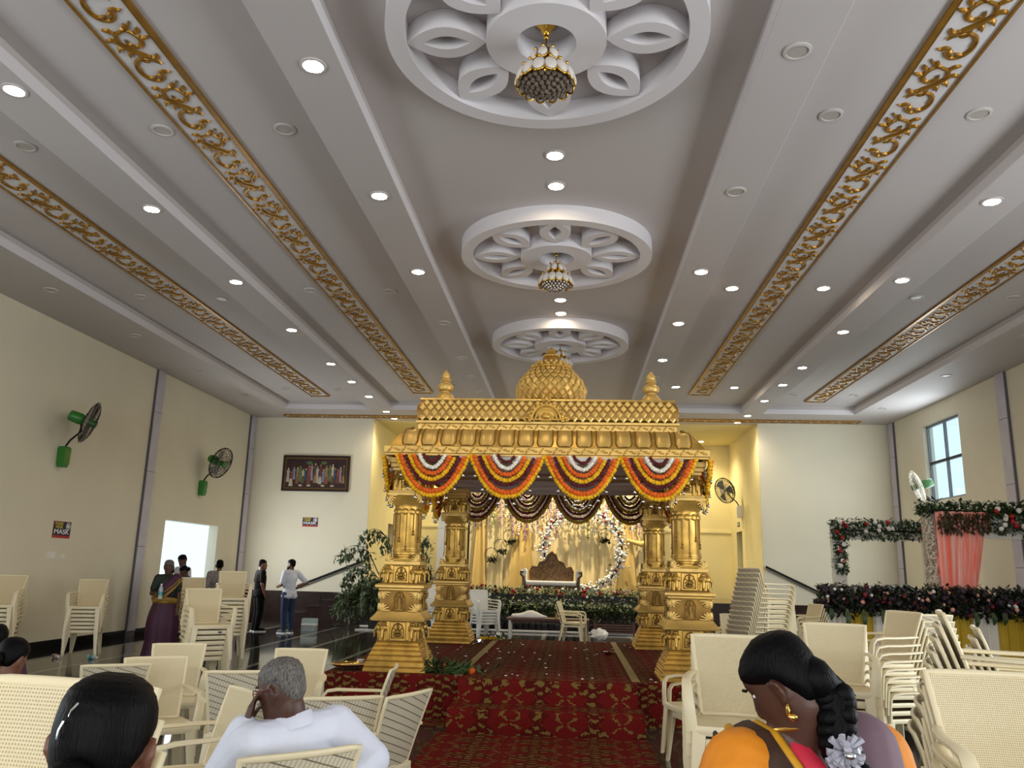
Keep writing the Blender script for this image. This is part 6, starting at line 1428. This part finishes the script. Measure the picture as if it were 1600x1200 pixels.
# seated listeners at the far left edge: hips on a chair, heads in view
SEAT = dict(pel=(0, 0.02, 0.53), wai=(0, -0.02, 0.67), che=(0, -0.03, 0.83), shL=(-0.18, -0.03, 0.95), shR=(0.18, -0.03, 0.95), elL=(-0.24, 0.02, 0.70), wrL=(-0.17, 0.24, 0.64), elR=(0.24, 0.02, 0.70), wrR=(0.17, 0.24, 0.64), neck=(0, -0.03, 0.99), head=(0, 0.0, 1.13), hipL=(-0.09, 0.03, 0.51), kneL=(-0.11, 0.42, 0.50), ankL=(-0.11, 0.42, 0.10), toeL=(-0.11, 0.56, 0.035), hipR=(0.09, 0.03, 0.51), kneR=(0.11, 0.42, 0.50), ankR=(0.11, 0.42, 0.10), toeR=(0.11, 0.56, 0.035))
def seated(lab, x, y, rz, skin, top, low, hsc=1.0, J=None, yaw=0, pitch=0, vox=0.012, dz=0.0, hoff=None, extra=None):
    t = thing('person', lab, 'person', (x, y, dz), rz); t.scale = (0.9, 0.9, 0.9); K = dict(SEAT); K.update(J or {}); M = headM(K, yaw, pitch, 0, hsc); body(t, K, M, skin, vox, nL=(0, 0, -1), nR=(0, 0, -1))
    b = MB(); torso(b, K, 0.015)
    for s_ in 'LR': arm(b, K, s_, 0.02, 0.45)
    remesh(b, 'blouse', top, t, vox, 3); b = MB(); b.ball(K['pel'], (0.18, 0.15, 0.1), 16, 10)
    for s_ in 'LR': leg(b, K, s_, 0.03, False)
    b.cap(K['kneL'], 0.1, K['kneR'], 0.1); b.cap(Vector(K['ankL'])+Vector((0, 0, 0.05)), 0.08, Vector(K['ankR'])+Vector((0, 0, 0.05)), 0.08); remesh(b, 'sari_skirt', low, t, vox, 3)
    def ex(bb): bb.ball(M @ Vector((0, -0.12, -0.03)), (0.05, 0.04, 0.05), 12, 8)
    hair(t, M, 'hair_black', hoff or hair_off(0.065, -0.01, -0.085, 0.015), extra(M) if extra else ex); face_bits(t, M); return t
chair(-3.34, 4.9, 0, 0.2, 0.98, 'cream plastic armchair under the seated listener at the left edge', LC); seated('seated black-haired woman at the bottom left edge, head bent', -3.34, 4.90, -0.2, 'skin', 'blouse_green', 'sari_blue', pitch=-0.35)
chair(-4.16, 5.80, 0, -0.3, 0.95, 'cream plastic armchair under the farther seated listener at the left edge', LC); seated('second seated black-haired woman just behind at the left edge', -4.13, 5.85, 0.3, 'skin', 'sari_purple', 'sari_purple')

# grey-haired man, arm hooked over his chair, hand at his brow
om = thing('person', 'grey-haired man in white shirt and glasses sitting with his hand to his face', 'person', (-1.11, 3.36, 0))
JJ = dict(pel=(-0.02, 0.04, 0.62), wai=(0.0, 0.0, 0.76), che=(0.03, -0.03, 0.90), shL=(-0.08, -0.17, 1.00), shR=(0.17, 0.08, 1.03), neck=(0.05, -0.06, 1.055), head=(-0.005, -0.08, 1.185), elR=(0.33, 0.06, 0.915), wrR=(0.24, -0.08, 0.80), elL=(-0.21, -0.11, 0.86), wrL=(-0.118, -0.135, 1.055),
          hipL=(-0.10, -0.02, 0.585), hipR=(0.03, 0.10, 0.585), kneL=(-0.40, 0.26, 0.56), ankL=(-0.42, 0.30, 0.10), toeL=(-0.52, 0.40, 0.035), kneR=(-0.25, 0.40, 0.56), ankR=(-0.27, 0.43, 0.10), toeR=(-0.37, 0.53, 0.035))
for q in ('wai', 'che', 'shL', 'shR', 'neck', 'head', 'elR', 'wrR', 'elL', 'wrL'): JJ[q] = (JJ[q][0], JJ[q][1], JJ[q][2]-(0.045 if q != 'head' else 0.055))
MO = headM(JJ, math.radians(76), math.radians(-20), 0, 0.95)
b = MB(); torso(b, JJ); arm(b, JJ, 'L'); arm(b, JJ, 'R'); leg(b, JJ, 'L'); leg(b, JJ, 'R'); b.cap((0.045, -0.06, 0.955), 0.064, MO @ Vector((0, -0.02, -0.06)), 0.058, 16); head_grid(b, MO, None, 36, 3); ears(b, MO)
hand(b, JJ['wrL'], (0.02, 0.03, 0.12), (0.9, 0.25, 0.1), 1, 0.95, 0.25); hand(b, JJ['wrR'], (-0.2, -0.2, -0.3), (-1, 0, 0), 1, 0.95, 0.4)
remesh(b, 'body', 'skin_dark', om, 0.0065, 3)
b = MB(); torso(b, JJ, 0.018); arm(b, JJ, 'L', 0.024, 0.96, r_=(0.062, 0.05, 0.036)); arm(b, JJ, 'R', 0.024, 0.96, r_=(0.062, 0.05, 0.036)); b.cap((0.045, -0.06, 1.0), 0.072, (0.045, -0.06, 1.015), 0.070, 16); remesh(b, 'shirt', 'shirt_white', om, 0.008, 5)
b = MB(); o = b.lathe([(0.088, -0.01), (0.078, 0.04), (0.066, 0.044), (0.064, 0.0)], 28, cap=False); b.xf(o, T(0.04, -0.062, 1.012) @ Matrix.Rotation(math.radians(-14), 4, 'Y')); b.build('collar', 'shirt_white', om, 179)
for w, e in ((JJ['wrL'], JJ['elL']),):
    w, e = Vector(w), Vector(e); d = (w-e).normalized(); b = MB(); o = b.lathe([(0.05, -0.035), (0.052, -0.03), (0.052, 0.02), (0.046, 0.024)], 18, cap=False); b.xf(o, Matrix.Translation(w-d*0.02) @ d.to_track_quat('Z', 'Y').to_matrix().to_4x4()); b.build('cuff', 'shirt_white', om, 60)
b = MB(); b.ball(JJ['pel'], (0.17, 0.17, 0.09), 16, 10); leg(b, JJ, 'L', 0.025, False); leg(b, JJ, 'R', 0.025, False); remesh(b, 'trousers', 'trouser_black', om, 0.012, 3)
hair(om, MO, 'hair_grey', hair_off(0.075, 0.03, -0.065, 0.009, 0.0025)); face_bits(om, MO, 'hair_grey')
b = MB()
for s_ in (-1, 1): b.tube([(s_*(0.032+0.024*math.cos(q)), 0.108-0.012*abs(math.cos(q)), 0.02+0.019*math.sin(q)) for q in [2*PI*i/18 for i in range(18)]], 0.0022, 6, closed=True); b.tube([(s_*0.056, 0.098, 0.026), (s_*0.078, 0.05, 0.024), (s_*0.082, -0.005, 0.02), (s_*0.078, -0.025, 0.0)], 0.0024, 6)
b.tube([(-0.009, 0.116, 0.024), (0.009, 0.116, 0.024)], 0.002, 6); b.xf(0, MO); b.build('spectacles', 'spectacle', om)

# black-haired woman nearest the camera, seen from behind
w1 = thing('person', 'nearest black-haired woman seen from behind at the bottom left, hair pinned back', 'person', (-0.79, 1.28, 0))
K1 = {k: (v[0]*0.86, v[1]*0.86-0.05, v[2]*0.82) for k, v in BASE.items()}
K1.update(pel=(0, -0.05, 0.78), wai=(0, 0, 0.90), che=(-0.01, 0.05, 1.0), shL=(-0.16, 0.07, 1.10), shR=(0.15, 0.07, 1.10), neck=(-0.02, 0.11, 1.13), head=(-0.025, 0.20, 1.29), elL=(-0.2, 0.1, 0.88), elR=(0.19, 0.1, 0.88))
M1 = headM(K1, math.radians(6), math.radians(-10), math.radians(3), 0.93)
b = MB(); torso(b, K1, -0.02, 0.9)
for s_ in 'LR': arm(b, K1, s_, -0.008); leg(b, K1, s_, -0.01); hand(b, K1['wr'+s_], Vector(K1['wr'+s_])-Vector(K1['el'+s_]), (0, 1, 0), 1 if s_ == 'L' else -1, 0.85)
b.cap((-0.02, 0.10, 1.08), 0.055, M1 @ Vector((0, -0.02, -0.06)), 0.05, 14); head_grid(b, M1, None, 36, 3); ears(b, M1, 1.05); remesh(b, 'body', 'skin', w1, 0.0065, 3)
b = MB(); torso(b, K1, -0.006, 0.92)
for s_ in 'LR': arm(b, K1, s_, 0.01, 0.3)
remesh(b, 'blouse', 'blouse_green', w1, 0.012, 3)
b = MB(); b.grid(lambda u, v: ((0.15+0.10*(1-v))*math.cos(2*PI*u)*(1+0.05*math.sin(18*PI*u)*(1-v)), -0.05+(0.13+0.08*(1-v))*math.sin(2*PI*u)*(1+0.05*math.sin(18*PI*u)*(1-v)), 0.01+0.82*v), 60, 16, True); b.build('sari_skirt', 'sari_blue', w1, 179)
def ex1(bb):
    bb.ball(M1 @ Vector((0.0, -0.118, -0.045)), (0.042, 0.03, 0.035), 14, 10)
    for k in range(5): bb.tube([M1 @ Vector((0.018*(k-2)*0.6, -0.125, -0.06)), M1 @ Vector((0.012*(k-2), -0.135, -0.16)), M1 @ Vector((0.008*(k-2), -0.12, -0.30))], [0.018, 0.02, 0.006], 8)
hair(w1, M1, 'hair_black', hair_off(0.06, -0.005, -0.10, 0.014), ex1); face_bits(w1, M1)
b = MB(); b.tube([M1 @ Vector(q) for q in ((-0.035, -0.10, 0.055), (-0.03, -0.106, 0.068), (-0.022, -0.104, 0.082))], 0.002, 6); b.tube([M1 @ Vector(q) for q in ((-0.046, -0.10, 0.02), (-0.044, -0.105, 0.035), (-0.04, -0.104, 0.05))], 0.002, 6); b.build('hairpin', 'silver', w1)
for s_ in (-1, 1): b = MB(); b.ball(M1 @ Vector((s_*0.092, -0.004, -0.045)), 0.006, 8, 6); b.build('earring', 'jewel', w1)

# woman with a long braid in an orange sari, head bowed to the left
ow = thing('person', 'woman with long black braid in orange sari passing by, head bowed to the left', 'person', (0.56, 2.2, 0))
K2 = {k: (v[0], v[1], v[2]*0.875) for k, v in BASE.items()}
K2.update(pel=(0.05, 0.08, 0.82), wai=(0.04, 0.06, 0.95), che=(0.03, 0.03, 1.08), shL=(-0.145, -0.06, 1.185), shR=(0.175, 0.06, 1.215), neck=(0.0, -0.02, 1.245), head=(-0.035, -0.05, 1.385), elL=(-0.22, -0.02, 0.95), wrL=(-0.16, 0.16, 0.82), elR=(0.27, 0.05, 0.95), wrR=(0.18, 0.22, 0.82))
K2['head'] = (-0.03, -0.05, 1.355)
M2 = headM(K2, math.radians(56), math.radians(-36), math.radians(-6), 0.93)
b = MB(); torso(b, K2)
for s_ in 'LR': arm(b, K2, s_); leg(b, K2, s_); hand(b, K2['wr'+s_], Vector(K2['wr'+s_])-Vector(K2['el'+s_]), (0, 1, 0), 1 if s_ == 'L' else -1)
b.cap((0.005, -0.02, 1.19), 0.064, M2 @ Vector((0, -0.02, -0.06)), 0.054, 16); head_grid(b, M2, None, 36, 3); ears(b, M2); remesh(b, 'body', 'skin_dark', ow, 0.0065, 3)
b = MB(); torso(b, dict(K2, neck=(0.02, 0.02, 1.19)), 0.013)
for s_ in 'LR': arm(b, K2, s_, 0.02, 0.35)
remesh(b, 'blouse', 'blouse_pink', ow, 0.009, 3)
# draped cloth: orange over the left shoulder with its striped border, mauve back, orange right sleeve
def drape(name, m, prims, vox=0.009): 
    b = MB()
    for p0, r0, p1, r1 in prims: b.cap(p0, r0, p1, r1, 14)
    return remesh(b, name, m, ow, vox, 4)
drape('pallu', 'sari_orange', [((-0.145, -0.06, 1.165), 0.097, (-0.23, -0.03, 0.94), 0.085), ((-0.15, -0.085, 1.14), 0.092, (-0.02, -0.085, 1.00), 0.10), ((-0.02, -0.085, 1.0), 0.10, (0.1, -0.02, 0.85), 0.12), ((-0.2, -0.04, 0.95), 0.07, (-0.14, 0.12, 0.84), 0.07)])
drape('sari_back', 'sari_mauve', [((0.165, 0.04, 1.195), 0.098, (0.16, 0.0, 1.08), 0.105), ((0.16, 0.0, 1.08), 0.10, (0.10, 0.0, 0.95), 0.12)])
drape('sari_sleeve', 'sari_orange', [((0.215, 0.075, 1.18), 0.088, (0.275, 0.06, 0.97), 0.075), ((0.275, 0.06, 0.97), 0.07, (0.2, 0.18, 0.86), 0.06)])
def band(name, m, pts, r1, r2, n=8):
    b = MB(); b.tube(pts, r1, n, r2=r2, up=(0.1, -1, 0.35)); b.build(name, m, ow, 60)
band('border_stripe', 'sari_brown', [(-0.135, 0.0, 1.255), (-0.11, -0.085, 1.245), (-0.075, -0.145, 1.18), (-0.02, -0.185, 1.07), (0.03, -0.19, 0.95)], [0.03, 0.034, 0.036, 0.04, 0.04], 0.008)
band('border_stripe', 'sari_yellow', [(-0.165, -0.01, 1.25), (-0.15, -0.09, 1.235), (-0.12, -0.15, 1.175), (-0.07, -0.187, 1.07), (-0.03, -0.195, 0.95)], [0.012, 0.013, 0.013, 0.014, 0.014], 0.011)
band('border_stripe', 'sari_yellow', [(-0.095, 0.0, 1.26), (-0.07, -0.075, 1.25), (-0.03, -0.135, 1.185), (0.025, -0.175, 1.075), (0.08, -0.18, 0.95)], [0.012, 0.013, 0.013, 0.014, 0.014], 0.011)
band('border_stripe', 'sari_brown', [(-0.2, -0.02, 1.235), (-0.185, -0.095, 1.215), (-0.16, -0.15, 1.16), (-0.115, -0.185, 1.06)], [0.007, 0.007, 0.007, 0.007], 0.01)
b = MB(); b.grid(lambda u, v: (0.05*v+(0.17+0.14*(1-v))*math.cos(2*PI*u)*(1+0.05*math.sin(18*PI*u)*(1-v)), 0.08*v+(0.15+0.12*(1-v))*math.sin(2*PI*u)*(1+0.05*math.sin(18*PI*u)*(1-v)), 0.01+0.88*v), 64, 18, True); b.build('sari_skirt', 'sari_orange', ow, 179)
band('blouse_edge', 'blouse_pink', [(-0.06, 0.0, 1.262), (-0.035, -0.07, 1.248), (0.01, -0.125, 1.19), (0.065, -0.165, 1.08), (0.12, -0.17, 0.95)], [0.012, 0.02, 0.024, 0.026, 0.026], 0.008)
def ex2(bb):
    bb.tube([M2 @ Vector((0, -0.045, 0.03)), M2 @ Vector((0, -0.075, -0.02)), M2 @ Vector((0, -0.085, -0.07))], [0.05, 0.05, 0.042], 16)
hair(ow, M2, 'hair_black', hair_off(0.065, 0.012, -0.10, 0.014), ex2); face_bits(ow, M2)
BR = [M2 @ Vector((0, -0.075, -0.03)), M2 @ Vector((0, -0.092, -0.085)), (0.062, -0.125, 1.245), (0.085, -0.145, 1.19), (0.11, -0.155, 1.13), (0.13, -0.16, 1.04), (0.135, -0.165, 0.92), (0.13, -0.16, 0.80)]
b = MB()
for i in range(26):
    f_ = i/25*(len(BR)-1.001); k = int(f_); p = Vector(BR[k]).lerp(Vector(BR[k+1]), f_-k); w = 0.046*(1-0.4*i/25)
    for s_ in (-1, 1): b.ball(p+Vector((s_*w*0.45, -0.006*(i % 2), 0.004*s_)), (w*0.72, w*0.62, w*0.62), 10, 7, Matrix.Rotation(s_*0.6, 3, 'Y'))
b.tube(BR, [0.03]*4+[0.026, 0.022, 0.018, 0.01], 10); b.build('braid', 'hair_black', ow, 179)
rnd = random.Random(71); b = MB(); c0 = Vector((0.062, -0.18, 1.235))
for i in range(60):
    a = rnd.uniform(0, 2*PI); e = rnd.uniform(-1, 1); d = Vector((math.cos(a)*math.cos(e), math.sin(a)*math.cos(e)*0.6, math.sin(e))); b.tube([c0+d*0.012, c0+d*rnd.uniform(0.036, 0.05)], [0.004, 0.008], 5)
b.build('hair_flower', mat('tinsel_grey', '#A3A2AE', 0.45), ow, 60)
b = MB(); b.ball(c0+Vector((0, -0.035, 0)), (0.012, 0.006, 0.008), 8, 6); b.build('hair_clip', 'silver', ow)
b = MB(); b.tube([Vector((0.0, -0.02, 1.245))+Vector((0.083*math.cos(q), 0.08*math.sin(q), -0.005-0.03*math.sin(q))) for q in [2*PI*i/30 for i in range(30)]], 0.0055, 7, closed=True); b.build('necklace', 'jewel', ow)
b = MB(); b.ball(M2 @ Vector((-0.088, 0.0, -0.045)), (0.006, 0.01, 0.016), 8, 6); b.ball(M2 @ Vector((-0.087, 0.0, -0.065)), (0.012, 0.012, 0.01), 8, 6); b.build('earring', 'jewel', ow)
b = MB(); b.ball(M2 @ Vector((-0.03, -0.07, 0.105)), (0.014, 0.006, 0.004), 8, 5); b.build('hairpin', 'silver', ow)
